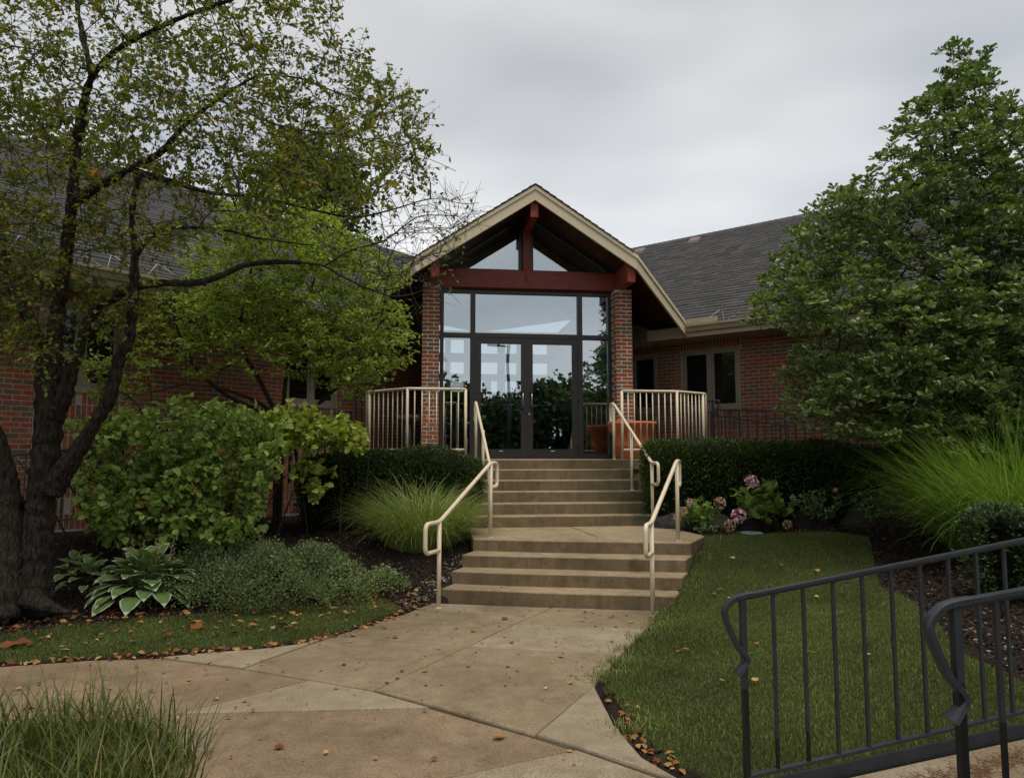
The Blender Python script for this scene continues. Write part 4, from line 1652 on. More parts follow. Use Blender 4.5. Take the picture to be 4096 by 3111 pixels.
def poly_points(poly, n, weight=None):
    poly = np.asarray(poly, float)
    lo, hi = poly.min(0), poly.max(0)
    out = []
    while len(out) < n:
        p = rng.uniform(lo, hi, (n * 3, 2))
        p = p[in_poly(p[:, 0], p[:, 1], [tuple(q) for q in poly])]
        if weight is not None:
            p = p[rng.random(len(p)) < weight(p[:, 0], p[:, 1])]
        out += list(p)
    return np.array(out[:n])


def Dn(xy, Y):
    px, py = xy[:, 0] * DS, xy[:, 1] * DS
    u, v = (px - 2048) / F, (1555.5 - py) / F
    r = np.stack([u, _c - v * _s, _s + v * _c], 1)
    return r * (Y / r[:, 1])[:, None] + np.array([0, 0, EYE])


def rough_limbs(paths, name, mat, parent, sides=12):
    """gnarled trunk and main limbs as one continuous mesh per path"""
    V, Fc, b = [], [], 0
    mb = MB()
    for pts, rs in paths:
        c = catmull(pts, 11)
        n = len(c)
        rr = np.interp(np.linspace(0, 1, n), np.linspace(0, 1, len(rs)), rs)
        rr = rr * (1 + .06 * np.sin(np.arange(n) * 1.7 + rng.uniform(0, 6)) + rng.normal(0, .03, n))
        b0 = len(mb.v)
        mb.tube(c, 0, sides, True, 0, list(rr))
        R_ = np.array(mb.v[b0:]).reshape(n, sides, 3)
        cen = R_.mean(1, keepdims=True)
        th = np.arange(sides)[None] * 2 * np.pi / sides
        z_ = np.arange(n)[:, None] * .35
        ridge = .055 * np.sin(5 * th + 1.2 * np.sin(z_)) + .05 * np.sin(9 * th - .9 * z_ + 2 * np.sin(.7 * z_)) + rng.normal(0, .028, (n, sides)) + .05 * np.sin(2 * th + .6 * z_)
        R_ = cen + (R_ - cen) * (1 + ridge)[..., None]
        mb.v[b0:] = [tuple(p) for p in R_.reshape(-1, 3)]
    A = np.array(mb.v)
    A += np.stack([np.sin(A[:, 2] * 31 + A[:, 0] * 47), np.cos(A[:, 2] * 27 + A[:, 1] * 53), np.zeros(len(A))], 1) * .006
    mb.v = [tuple(p) for p in A]
    return mb.build(name, mat, parent, True)


def ribbons(base, out, L, th0, th1, w, segs=5, wob=.0):
    """arching grass blades"""
    n = len(base)
    o3 = np.stack([np.cos(out), np.sin(out), np.zeros(n)], 1)
    side = np.stack([-np.sin(out + wob), np.cos(out + wob), np.zeros(n)], 1)
    V = np.zeros((n, segs + 1, 2, 3))
    p = base.copy()
    for k in range(segs + 1):
        t = k / segs
        th = th0 + (th1 - th0) * t ** 1.2
        ww = w * (1 - t ** 1.6) * (.6 + .4 * min(1, t * 4))
        V[:, k, 0] = p - side * (ww / 2)[:, None]
        V[:, k, 1] = p + side * (ww / 2)[:, None]
        p = p + (o3 * np.sin(th)[:, None] + np.array([0, 0, 1.0]) * np.cos(th)[:, None]) * (L / segs)[:, None]
    f = []
    for k in range(segs):
        a = k * 2
        f += [(a, a + 1, a + 3), (a, a + 3, a + 2)]
    f = np.array(f)
    Fc = f[None] + (np.arange(n) * 2 * (segs + 1))[:, None, None]
    return V.reshape(-1, 3), Fc.reshape(-1, 3)


def clump(name, label, cat, c, rx, ry, n, L, th, w, mat, spread=1.0, segs=5, wild=0.0):
    """tuft of arching blades round a centre"""
    t = thing(name, (c[0], c[1], c[2]), label, cat)
    r = np.sqrt(rng.random(n)) * spread
    a = rng.uniform(0, 2 * np.pi, n)
    base = np.stack([r * np.cos(a) * rx, r * np.sin(a) * ry, np.zeros(n)], 1)
    base[:, 2] = zt(base[:, 0] + c[0], base[:, 1] + c[1]) - c[2] - .02
    out = a + rng.normal(0, .75, n)
    ln = L * rng.uniform(.35, 1.15, n)
    if wild:
        out = rng.uniform(0, 2 * np.pi, n)
        r = r * (1 - wild)
    th0 = np.clip(.1 + r * .45 + rng.normal(0, .12, n), 0, 1.3)
    th1 = th0 + rng.uniform(th[0], th[1], n)
    V, Fc = ribbons(base, out, ln, th0, th1, w * rng.uniform(.7, 1.3, n), segs, rng.normal(0, .6, n))
    link('blades', mesh_np('blades', V, Fc, mat), t, kind='stuff')
    return t


def local(t, V):
    return V - np.array(t.location)


# ------------------------------------------------------------------ crabapple, left foreground
ct = thing('crabapple_tree', (-4.62, 6.95, .02), 'gnarled multi stemmed crabapple with sparse yellowing leaves, left foreground', 'tree')
c0 = np.array(ct.location)
d = lambda x, y, Y: tuple(np.array(D(x, y, Y)) - c0)
limbs = [
    ([d(72, 1330, 6.95), d(74, 1250, 6.95), d(80, 1150, 6.95), d(92, 1040, 6.95), d(104, 930, 6.95), d(112, 830, 6.93), d(118, 733, 6.9), d(126, 660, 6.9), d(138, 583, 6.85), d(148, 500, 6.8), d(158, 410, 6.75), d(168, 300, 6.7), d(186, 207, 6.6)],
     [.23, .19, .175, .165, .15, .125, .10, .09, .085, .075, .062, .05, .042]),
    ([d(20, 1335, 6.75), d(18, 1230, 6.78), d(22, 1100, 6.85), d(10, 1000, 6.8), d(-25, 900, 6.7), d(-60, 780, 6.55), d(-120, 640, 6.4), d(-190, 430, 6.3)],
     [.20, .15, .13, .10, .085, .075, .06, .04]),
    ([d(98, 960, 6.95), d(96, 840, 7.0), d(88, 751, 7.05), d(62, 689, 7.1), d(20, 601, 7.1), d(-5, 490, 7.1), d(-40, 350, 7.1), d(-70, 180, 7.2)],
     [.11, .10, .09, .085, .08, .07, .055, .03]),
    ([d(110, 1060, 6.9), d(140, 1015, 6.85), d(174, 965, 6.8), d(207, 910, 6.75), d(237, 858, 6.7), d(259, 769, 6.65), d(276, 743, 6.65), d(283, 698, 6.65), d(290, 645, 6.6), d(290, 592, 6.6), d(292, 539, 6.6), d(285, 470, 6.5), d(300, 380, 6.4)],
     [.12, .11, .10, .09, .085, .078, .074, .07, .064, .058, .05, .04, .03]),
    ([d(118, 900, 6.95), d(140, 850, 6.9), d(163, 778, 6.85), d(186, 707, 6.8), d(200, 677, 6.8), d(221, 659, 6.75), d(257, 638, 6.7), d(292, 622, 6.65), d(345, 612, 6.6), d(420, 612, 6.6), d(465, 600, 6.6), d(530, 573, 6.65), d(590, 566, 6.7), d(650, 567, 6.7)],
     [.09, .085, .075, .068, .066, .062, .058, .054, .05, .046, .043, .038, .034, .028]),
    ([d(158, 440, 6.75), d(200, 410, 6.7), d(245, 385, 6.6), d(288, 362, 6.5), d(351, 325, 6.4), d(399, 270, 6.3), d(470, 215, 6.2), d(560, 160, 6.2)],
     [.06, .055, .05, .046, .04, .032, .024, .014]),
    ([d(168, 300, 6.7), d(185, 207, 6.6), d(207, 155, 6.5), d(259, 103, 6.4), d(369, 48, 6.3), d(510, -5, 6.3), d(640, -60, 6.4)],
     [.05, .045, .04, .036, .030, .022, .012]),
    ([d(200, 165, 6.5), d(178, 74, 6.6), d(165, -20, 6.7), d(170, -160, 6.8)], [.035, .03, .024, .012]),
    ([d(288, 370, 6.5), d(369, 392, 6.6), d(462, 418, 6.8), d(554, 425, 7.0), d(660, 450, 7.1), d(760, 470, 7.2)], [.036, .032, .026, .02, .014, .008]),
    ([d(292, 545, 6.6), d(320, 520, 6.6), d(351, 497, 6.65), d(425, 492, 6.7), d(500, 500, 6.8), d(554, 514, 6.9), d(665, 529, 7.0)], [.036, .032, .03, .024, .02, .016, .010]),
    ([d(60, 1290, 6.8), d(110, 1312, 6.6), d(150, 1322, 6.5)], [.10, .06, .02]),
]
limbs = [(p, [r * (1 if q == 0 else .8 if q == 1 else .66) if k not in (1,) else r * .72 for q, r in enumerate(rs)]) for k, (p, rs) in enumerate(limbs)]
limbs[0] = (limbs[0][0], [.175, .138, .130, .125, .112, .10, .072, .064, .060, .054, .046, .038, .032])
rough_limbs(limbs, 'trunk', M['bark'], ct, 26)
sk = Skel()
for pts, rs in limbs[:-1]:
    c = catmull(pts, 5)
    sk.path([np.array(p) for p in c[len(c) // 3:]], -1)
ext = [[(650, 567, 6.7), (700, 575, 6.7), (745, 600, 6.65), (800, 625, 6.6), (850, 640, 6.5), (900, 632, 6.5), (960, 605, 6.5), (1003, 592, 6.5)],
       [(560, 160, 6.2), (650, 170, 6.2), (740, 205, 6.3), (820, 225, 6.4), (880, 240, 6.4)],
       [(660, 450, 7.1), (760, 470, 7.2), (840, 455, 7.1), (930, 430, 7.0), (1000, 440, 6.9), (1035, 438, 6.9)],
       [(470, 215, 6.2), (600, 270, 6.2), (720, 290, 6.3), (830, 310, 6.4), (930, 345, 6.4), (985, 370, 6.4)],
       [(700, 575, 6.7), (760, 540, 6.7), (830, 520, 6.7), (900, 470, 6.7), (960, 465, 6.7)],
       [(560, 420, 7.0), (640, 350, 6.8), (740, 360, 6.7), (850, 370, 6.6), (940, 400, 6.6)]]
for e in ext:
    c = catmull([d(*p) for p in e], 5)
    dv = sk.P[:sk.n] - np.array(c[0])
    i = int(np.argmin((dv ** 2).sum(1)))
    sk.path([np.array(p) for p in c[1:]], i)
CROWN = [(-330, -220), (745, -220), (715, 20), (750, 70), (785, 130), (865, 190), (895, 240), (950, 300), (975, 335), (975, 375), (930, 395), (880, 425), (820, 430), (760, 455), (700, 455), (650, 500), (560, 515), (450, 480), (380, 560), (300, 600), (200, 560), (100, 610), (0, 630), (-330, 700)]
wt = lambda x, y: np.clip(1.12 - .35 * np.clip((x - 600) / 350, 0, 1) - .55 * smooth((y - 380) / 220) - .5 * smooth((120 - y) / 260) * smooth((350 - x) / 300), .08, 1)
pc = poly_points(CROWN, 1150, wt)
cl = Dn(pc, rng.uniform(5.5, 8.5, len(pc)) - .5 * smooth((pc[:, 0] - 600) / 400)) - c0
pl0 = poly_points([(-60, 560), (120, 560), (300, 600), (330, 690), (200, 760), (60, 780), (-80, 760)], 75)
cl = np.concatenate([cl, Dn(pl0, rng.uniform(6.0, 7.6, 75)) - c0])
BARE = [(700, 470), (860, 430), (990, 400), (1045, 435), (1010, 480), (960, 600), (1000, 590), (900, 660), (800, 640), (720, 590)]
bc = Dn(poly_points(BARE, 90), rng.uniform(6.2, 7.2, 90)) - c0
ends = sk.connect(np.concatenate([cl, bc]), .13, .10, .018)
parts, rad = sk.mesh_parts(.0028, .42, .03, .016)
ed = unit(sk.P[ends] - sk.P[sk.par[ends]])
s, e, dd = twigs(sk.P[ends], ed, 6, .30, .7, .05, 1.0)
tw = frustums(s, e, np.full(len(s), .0024), np.full(len(s), .0014), 3)
V, Fc = join(parts + [tw])
link('branches', mesh_np('branches', V, Fc, M['twig']), ct)
nl = len(cl) * 6
lv = leaves_on(s[:nl], e[:nl], dd[:nl], 7, .050, .52, LEAF7, .6, .25, .1, jit=.5)
idx = rng.choice(np.arange(nl, len(s)), 130, replace=False)
lv2 = leaves_on(s[idx], e[idx], dd[idx], 2, .045, .52, LEAF7, .6, .25, .3, jit=.5)
big = rng.choice(nl, 260, replace=False)
lv3 = leaves_on(s[big], e[big], dd[big], 3, .085, .55, LEAF7, .6, .3, .4, jit=.4)
V, Fc = join([lv, lv2, lv3])
link('crown', mesh_np('crown', V, Fc, M['crab_leaf']), ct)
# crab apples: little six-sided berries on stalks
nb = 2600
k = rng.choice(len(s), nb)
t_ = rng.uniform(.3, 1, nb)[:, None]
bp = s[k] * (1 - t_) + e[k] * t_ + rng.normal(0, .02, (nb, 3)) + np.array([0, 0, -.02])
OCT = (np.array([(1, 0, 0), (-1, 0, 0), (0, 1, 0), (0, -1, 0), (0, 0, 1), (0, 0, -1)], float), np.array([(0, 2, 4), (2, 1, 4), (1, 3, 4), (3, 0, 4), (2, 0, 5), (1, 2, 5), (3, 1, 5), (0, 3, 5)]))
V, Fc = scatter(OCT, bp, rand_dir(nb), rand_dir(nb), .0075, .0075)
link('berries', mesh_np('berries', V, Fc, M['berry']), ct, kind='stuff')

# ------------------------------------------------------------------ bright green small tree behind it
lt = thing('small_tree', (-2.85, 9.9, .55), 'bright green small multi stemmed tree against the left brick wall', 'tree')
c0 = np.array(lt.location)
sk = Skel()
stems = [[(600, 900, 9.9), (560, 820, 9.9), (520, 740, 9.8), (528, 640, 9.7), (545, 560, 9.6), (520, 480, 9.6)],
         [(600, 900, 9.9), (500, 860, 9.8), (420, 790, 9.6), (380, 700, 9.4), (370, 640, 9.4)],
         [(610, 900, 9.9), (620, 800, 10.0), (640, 700, 10.1), (680, 600, 10.2), (690, 500, 10.2)],
         [(610, 905, 9.9), (690, 870, 9.9), (760, 800, 9.8), (810, 720, 9.7), (830, 660, 9.7)],
         [(600, 905, 9.9), (560, 870, 9.6), (480, 840, 9.2), (400, 830, 9.0)]]
for stm in stems:
    c = catmull([tuple(np.array(D(*p)) - c0) for p in stm], 6)
    a = [np.array([c[0].x, c[0].y, -.08])] + [np.array(p) for p in c]
    sk.path(a, -1, .035, .010)
LC = [(330, 640), (420, 560), (470, 470), (560, 420), (650, 430), (740, 470), (770, 540), (800, 560), (860, 580), (860, 660), (880, 760), (810, 800), (760, 840), (690, 800), (620, 790), (540, 720), (450, 720), (380, 700), (300, 720), (280, 680)]
pc = poly_points(LC, 620, lambda x, y: np.clip(1 - .5 * smooth((560 - x) / 250), .2, 1))
cl = Dn(pc, rng.uniform(8.9, 10.9, len(pc))) - c0
pc2 = poly_points([(300, 720), (420, 700), (560, 740), (600, 790), (480, 800), (330, 790)], 40)
cl = np.concatenate([cl, Dn(pc2, rng.uniform(8.8, 9.8, 40)) - c0])
pc3 = poly_points([(180, 740), (330, 730), (330, 880), (210, 900)], 22)
cl = np.concatenate([cl, Dn(pc3, rng.uniform(8.4, 9.2, 22)) - c0])
cl[:, 2] = np.round(cl[:, 2] / .30) * .30 + rng.normal(0, .07, len(cl))
ends = sk.connect(cl, .15, .10, .02, -.03)
parts, rad = sk.mesh_parts(.0035, .42, .05, .014)
ed = unit(sk.P[ends] - sk.P[sk.par[ends]])
s, e, dd = twigs(sk.P[ends], ed, 5, .28, .25, .05, 1.1)
V, Fc = join(parts + [frustums(s, e, np.full(len(s), .003), np.full(len(s), .0015), 3)])
link('trunk', mesh_np('trunk', V, Fc, M['stem']), lt)
V, Fc = leaves_on(s, e, dd, 11, .056, .58, LEAF7, 1.1, .05, .1, jit=.3)
link('crown', mesh_np('crown', V, Fc, M['lime_leaf']), lt)

# ------------------------------------------------------------------ broad-leaved shrubs (viburnum) on the left
def shrub(name, label, base, stems, poly, ncl, Yr, leaf_mat, llen, per, tw_per, tpl=LEAF7, wid=.8, up=.9, tl=.2, flat=.5, extra=None):
    t = thing(name, base, label, 'shrub')
    c0 = np.array(base)
    sk = Skel()
    root = sk.add(np.array([0, 0, -.14]), -1, .01)
    for (dx, dy, hx, hy, hz) in stems:
        p0, p1 = np.array([dx, dy, -.08]), np.array([hx, hy, hz])
        m = (p0 + p1) / 2 + np.array([0, 0, .15])
        sk.path([p0 * (1 - q) ** 2 + m * 2 * q * (1 - q) + p1 * q * q for q in np.linspace(0, 1, 8)], root, .014, .006)
    cl = Dn(poly_points(poly, ncl), rng.uniform(Yr[0], Yr[1], ncl)) - c0
    if extra is not None:
        cl = np.concatenate([cl, extra - c0])
    ends = sk.connect(cl, .14, .12, .015)
    parts, rad = sk.mesh_parts(.0035, .4, .03, .012)
    ed = unit(sk.P[ends] - sk.P[sk.par[ends]])
    s, e, dd = twigs(sk.P[ends], ed, tw_per, tl, flat, .1, 1.0)
    V, Fc = join(parts + [frustums(s, e, np.full(len(s), .003), np.full(len(s), .002), 3)])
    link('stems', mesh_np('stems', V, Fc, M['stem']), t)
    V, Fc = leaves_on(s, e, dd, per, llen, wid, tpl, up, .15, .15, jit=.45)
    link('foliage', mesh_np('foliage', V, Fc, leaf_mat), t)
    return t


stm = [(dx, 0, dx * 1.5, rng.uniform(-.4, .3), rng.uniform(.7, 1.2)) for dx in np.linspace(-1.3, 1.0, 9)]
shrub('broad_leaved_shrub', 'large round leaved green shrub filling the bed left of the steps', (-3.9, 8.75, .42), stm,
      [(150, 935), (260, 905), (330, 890), (400, 880), (480, 885), (540, 895), (590, 910), (600, 1000), (560, 1080), (560, 1150), (520, 1178), (440, 1182), (330, 1180), (240, 1165), (185, 1100), (165, 1030)], 560, (7.95, 9.1), M['vib_leaf'], .080, 6, 3, up=.6, wid=.74)
shrub('standard_shrub', 'pale yellow green leafy shrub on thin bare stems beside the left guardrail', (-2.35, 9.35, .5),
      [(-.25, 0, -.45, 0, 1.05), (.15, 0, .12, .1, 1.1), (.45, .05, .5, 0, 1.1)],
      [(570, 905), (640, 895), (700, 905), (770, 925), (772, 960), (735, 975), (700, 950), (640, 975), (590, 965)], 95, (8.9, 9.5), M['vib_light'], .085, 6, 3,
      extra=Dn(poly_points([(640, 1000), (700, 1010), (705, 1090), (655, 1080)], 14), rng.uniform(9.0, 9.4, 14)))

# ------------------------------------------------------------------ magnolia, right
mt = thing('magnolia_tree', (5.65, 9.15, .55), 'tall dark green dense tree in front of the right wing', 'tree')
c0 = np.array(mt.location)
sk = Skel()
tr = [np.array([0, 0, -.1]), np.array([.02, 0, 1.2]), np.array([.12, .05, 2.6]), np.array([.1, .1, 4.2]), np.array([.15, .1, 6.0])]
tc_ = [np.array(p) for p in catmull([Vector(p) for p in tr], 10)]
sk.path(tc_, -1, .085, .012)
for az, z0, L in ((2.6, .6, 1.9), (3.3, .9, 2.2), (4.0, .7, 1.6), (3.0, 1.5, 2.4), (5.2, 1.1, 1.8), (.3, 1.2, 1.7), (1.4, 1.4, 1.5), (3.5, 2.2, 2.0), (2.2, 2.4, 1.7), (4.6, 2.6, 1.6), (3.1, 3.2, 1.5), (.1, 2.9, 1.4), (5.6, 3.6, 1.2), (2.6, 4.2, 1.0), (4.2, 4.6, .8)):
    i = int(np.argmin(np.abs(sk.P[:len(tc_), 2] - z0)))
    dv = np.array([math.cos(az), math.sin(az), .32])
    sk.path([sk.P[i] + dv * L * q * .62 + np.array([0, 0, .10 * q * q * L]) for q in np.linspace(.12, 1, 8)], i, .03, .010)
MC = [(1605, 662), (1660, 610), (1700, 555), (1690, 520), (1740, 430), (1830, 400), (1890, 335), (1885, 270), (1920, 250), (1960, 175), (1990, 150), (2060, 95), (2110, 90), (2140, 170), (2200, 225), (2330, 280), (2480, 520), (2480, 960), (2212, 970), (2080, 950), (2000, 950), (1900, 968), (1850, 930), (1750, 880), (1770, 830), (1705, 790), (1740, 760), (1690, 700), (1630, 690)]
MC = [(x + 55 * float(smooth((470 - y) / 120)) * float(x < 2050), y) for x, y in MC]
MC = [(2090 + (x - 2090) * (.95 if x < 2090 else 1.0), 600 + (y - 600) * (.955 if y < 600 else 1.0)) for x, y in MC]
pc = poly_points(MC, 1300)
Yc = 9.15 + rng.uniform(-1, 1, len(pc)) * np.interp(pc[:, 1], [90, 400, 700, 960], [.45, 1.4, 1.9, 1.6])
pb = poly_points([(1690, 800), (1720, 890), (1850, 945), (1950, 960), (2212, 960), (2330, 900), (2300, 780), (1900, 760)], 170)
cl = np.concatenate([Dn(pc, Yc), Dn(pb, 9.0 + rng.uniform(-1.6, 1.3, 170))]) - c0
rr_ = np.hypot(cl[:, 0], cl[:, 1])
lay = np.round((cl[:, 2] + .10 * rr_) / .36) * .36 - .10 * rr_
cl[:, 2] = lay + rng.normal(0, .075, len(cl))
ends = sk.connect(cl, .17, .10, .02, -.04)
parts, rad = sk.mesh_parts(.004, .42, .06, .016)
ed = unit(sk.P[ends] - sk.P[sk.par[ends]])
s, e, dd = twigs(sk.P[ends], ed, 5, .22, .22, .16, .9)
V, Fc = join(parts + [frustums(s, e, np.full(len(s), .004), np.full(len(s), .003), 3)])
link('trunk', mesh_np('trunk', V, Fc, M['twig']), mt)
V, Fc = join([leaves_on(s, e, dd, 8, .088, .54, MAGLEAF, .8, .05, .5, True, jit=.45), leaves_on(s, e, dd, 4, .080, .52, MAGLEAF, .7, .1, .1, jit=.5)])
link('crown', mesh_np('crown', V, Fc, M['mag_leaf']), mt)

# ------------------------------------------------------------------ far trees
def far_tree(label, loc, h, r, n, lsize, conifer=False, z0=.25, group=None, mat='farleaf'):
    t = thing('conifer' if conifer else 'deciduous_tree', loc, label, 'tree', group=group)
    mb = MB()
    mb.tube([(0, 0, -.2), (0, 0, h * .5), (0, 0, h * .92)], 0, 8, True, 0, [h * .03, h * .02, h * .004])
    # limbs
    for k in range(26 if conifer else 16):
        z = h * rng.uniform(z0, .85)
        a = rng.uniform(0, 6.3)
        L = r * (1.05 - z / h) * 1.3 if conifer else r * .75
        mb.tube([(0, 0, z), (math.cos(a) * L, math.sin(a) * L, z + (-.1 if conifer else .3) * L)], 0, 5, True, 0, [h * .008, h * .002])
    mb.build('trunk', M['bark'], t, True)
    if conifer:
        z = rng.uniform(z0, 1, n) ** .9
        nb_ = 44
        bz = np.sort(rng.uniform(z0, .98, nb_))
        ba = rng.uniform(0, 6.3, nb_)
        k = rng.integers(0, nb_, n)
        rr = r * (1.08 - bz[k]) * rng.uniform(.15, 1, n) ** .7
        pos = np.stack([np.cos(ba[k]) * rr, np.sin(ba[k]) * rr, h * bz[k] + .12 * rr], 1) + rng.normal(0, .16, (n, 3))
    else:
        nc_ = 60
        cc = rand_dir(nc_, .15, .9) * r * rng.uniform(.35, 1, (nc_, 1)) ** .5
        cc[:, 2] = cc[:, 2] * (h * (1 - z0) / 2 / r) + h * (1 + z0) / 2
        k = rng.integers(0, nc_, n)
        pos = cc[k] + rng.normal(0, r * .16, (n, 3))
    ax = rand_dir(n, .1, .8)
    V, Fc = scatter(LEAF4, pos, ax, rand_dir(n, .6), lsize * rng.uniform(.6, 1.3, n), lsize * (.28 if conifer else .7))
    link('crown', mesh_np('crown', V, Fc, M[mat]), t)


far_tree('dark dense tree rising behind the left wing roof', (-6.0, 20.5, .3), 11.2, 1.9, 9000, .20)
far_tree('broad dark tree behind the left wing at the frame edge', (-13.5, 21.0, .3), 11.5, 3.6, 7000, .26)
# trees across the car park, seen only as mirror images in the doors
for k, (x, y, h, r) in enumerate(((1.5, -32, 7.4, 3.6), (6.0, -34, 7.0, 3.4), (10.5, -32, 6.0, 3.4), (14.5, -31, 7.4, 3.4), (19, -32, 6.6, 3.6), (-4, -33, 8.2, 4.2))):
    far_tree('round tree across the car park mirrored in the glass doors, number %s from the left' % ['one', 'two', 'three', 'four', 'five', 'six'][k], (x, y, 0), h, r, 5200, .55, group='trees mirrored in the doors')
far_tree('tall pine mirrored in the right side window of the entrance', (10.6, -8.6, 0), 9.4, 2.2, 6500, .34, True, .10)
lp = thing('street_lamp', (6.9, -16.3, 0), 'street lamp mirrored in the left glass door', 'lamp')
mb = MB()
mb.tube([(0, 0, 0), (0, 0, 8.1)], .10, 10)
mb.build('pole', M['pipe'], lp, True)
mb = MB()
mb.tube([(0, 0, 8.0), (-.9, 0, 8.1)], .05, 8)
mb.bbox(-1.3, -.6, -.14, .14, 8.02, 8.18, .03)
mb.build('lamp_head', M['pipe'], lp)

# ------------------------------------------------------------------ yew hedges
NEEDLE = (np.array([(0, 0, 0), (-.10, .5, .03), (0, 1, 0), (.10, .5, .03), (-.42, .62, .0), (-.30, .36, .04), (.42, .62, 0), (.30, .36, .04), (-.34, .88, .02), (.34, .88, .02)], float),
          np.array([(0, 2, 1), (0, 3, 2), (0, 5, 4), (0, 6, 7), (1, 2, 8), (3, 9, 2)]))


def hedge(label, c0_, axis, Lx, Ly, z0, z1f, n, rad=.18, rag=.05, sprig=.055):
    """clipped block: axis angle, half sizes; z1f(u) top height along it"""
    ca, sa = math.cos(axis), math.sin(axis)
    t = thing('yew_hedge', (c0_[0], c0_[1], z0), label, 'hedge', axis)
    N = n
    # superellipsoid shell with an uneven skin
    u = rng.uniform(-1, 1, N) * 1.0
    face = rng.random(N)
    th = rng.uniform(0, np.pi, N)            # across: from front foot over the top to the back
    cth, sth = np.cos(th), np.sin(th)
    e = .38
    yy = np.sign(cth) * np.abs(cth) ** e
    zz = np.abs(sth) ** e
    end = face < .16
    uu = np.where(end, np.sign(u), u)
    k = np.where(end, rng.uniform(0, 1, N) ** .5, 1.0)
    yy, zz = yy * k, zz * k
    endround = 1 - .10 * np.abs(uu) ** 6
    x = uu * Lx * (1 - .06 * (1 - k) * 0)
    y = yy * Ly * endround
    h = z1f(u) - z0
    z = zz * h * (1 - .05 * np.abs(uu) ** 8)
    lump = .5 * np.sin(x * 5.1 + 2 * np.sin(z * 4)) + .5 * np.sin(z * 7 + y * 4 + x * 2.3)
    nrm = unit(np.stack([np.where(end, np.sign(uu) * 1.0, 0), np.sign(cth) * np.abs(yy) ** 3, zz ** 3 * .9], 1))
    depth = -np.abs(rng.normal(0, .06, N)) + lump * rag + rng.exponential(.012, N)
    pos = np.stack([x, y, z], 1) + nrm * depth[:, None]
    ax = unit(nrm + rand_dir(N, .25, 1) * .8)
    V, Fc = scatter(NEEDLE, pos, ax, unit(rand_dir(N, .6) + nrm * .5), sprig * rng.uniform(.6, 1.3, N), sprig * .55)
    link('foliage', mesh_np('foliage', V, Fc, M['yew']), t)
    # woody inner growth
    m = 22
    U, T_ = np.meshgrid(np.linspace(-1, 1, 40), np.linspace(0, np.pi, m))
    cth, sth = np.cos(T_), np.sin(T_)
    X = U * (Lx - .10)
    Yy = np.sign(cth) * np.abs(cth) ** e * (Ly - .11)
    Zz = np.abs(sth) ** e * (z1f(U) - z0 - .11) * (1 - .06 * np.abs(U) ** 8)
    W = np.stack([X, Yy, Zz], -1) + rng.normal(0, .02, (m, 40, 3))
    i = (np.arange(m - 1)[:, None] * 40 + np.arange(39)[None]).ravel()
    f = np.stack([i, i + 1, i + 41, i + 40], 1)
    capA = np.stack([np.arange(0, (m - 1) // 2) * 40, np.arange(1, (m - 1) // 2 + 1) * 40, (m - 1 - np.arange(1, (m - 1) // 2 + 1)) * 40, (m - 1 - np.arange(0, (m - 1) // 2)) * 40], 1)
    f = np.concatenate([f, capA, capA + 39])
    link('inner_growth', mesh_np('inner_growth', W.reshape(-1, 3), f, M['yew_mass'], True), t)
    return t


hedge('long dark clipped yew hedge right of the upper steps', (3.72, 10.32), -.16, 1.80, .47, .50, lambda u: 1.71 - .05 * u + .02 * np.sin(u * 7), 34000)
hedge('low domed yew hedge in front of the left guardrail', (-1.72, 10.55), .05, 1.25, .60, .50, lambda u: 1.60 - .10 * np.abs(u) ** 3 + .02 * np.sin(u * 6), 24000, rag=.07)
hedge('dark clipped yew block behind the ramp railing at the right edge', (4.48, 5.6), .12, .78, .55, .30, lambda u: 1.13 + .03 * np.sin(u * 5), 15000, sprig=.05)

# ------------------------------------------------------------------ ornamental grasses
clump('fountain_grass', 'arching pale green fountain grass beside the lower left handrail', 'grass', (-1.13, 9.15, float(zt(-1.13, 9.15))), .46, .42, 3800, 1.10, (1.2, 2.2), .0070, M['fgrass'], segs=7)
clump('maiden_grass', 'tall bright green ornamental grass at the right of the lawn', 'grass', (5.22, 7.4, float(zt(5.22, 7.4))), .62, .6, 8000, 1.75, (.55, 2.0), .0092, M['mgrass'], segs=7)
clump('meadow_grass', 'long rough green grass clump in the bottom left corner', 'grass', (-2.35, 3.55, 0), .86, .70, 1700, .45, (.3, 1.7), .0105, M['ngrass'], segs=6, wild=.6)
clump('meadow_grass', 'short grass tuft at the front of the bottom left corner', 'grass', (-1.72, 3.32, 0), .30, .26, 260, .36, (.3, 1.5), .0100, M['ngrass'], segs=6, wild=.5)

# ------------------------------------------------------------------ hostas: every leaf a piece
def hosta_leaf_mesh():
    prof = [(0, .0), (.10, .20), (.28, .36), (.5, .40), (.72, .30), (.88, .15), (1.0, 0.0)]
    vs, fs, mi_ = [], [], []
    cols = [-1, -.86, -.45, 0, .45, .86, 1]
    for (y, w) in prof:
        for c in cols:
            vs.append((c * w, y, .10 * abs(c) * w + .16 * y * (1 - y) * 2 - .38 * y * y + (.012 * math.sin(y * 24) if abs(c) > .9 else 0)))
    k = len(cols)
    for r in range(len(prof) - 1):
        for c in range(k - 1):
            fs.append((r * k + c, r * k + c + 1, (r + 1) * k + c + 1, (r + 1) * k + c))
            mi_.append(1 if c in (0, k - 2) or r >= len(prof) - 2 else 0)
    m = bpy.data.meshes.new('leaf')
    m.from_pydata(vs, [], fs)
    m.materials.append(M['hosta'])
    m.materials.append(M['hosta_rim'])
    m.polygons.foreach_set('material_index', mi_)
    m.polygons.foreach_set('use_smooth', [True] * len(fs))
    m.update()
    return m


HL = hosta_leaf_mesh()


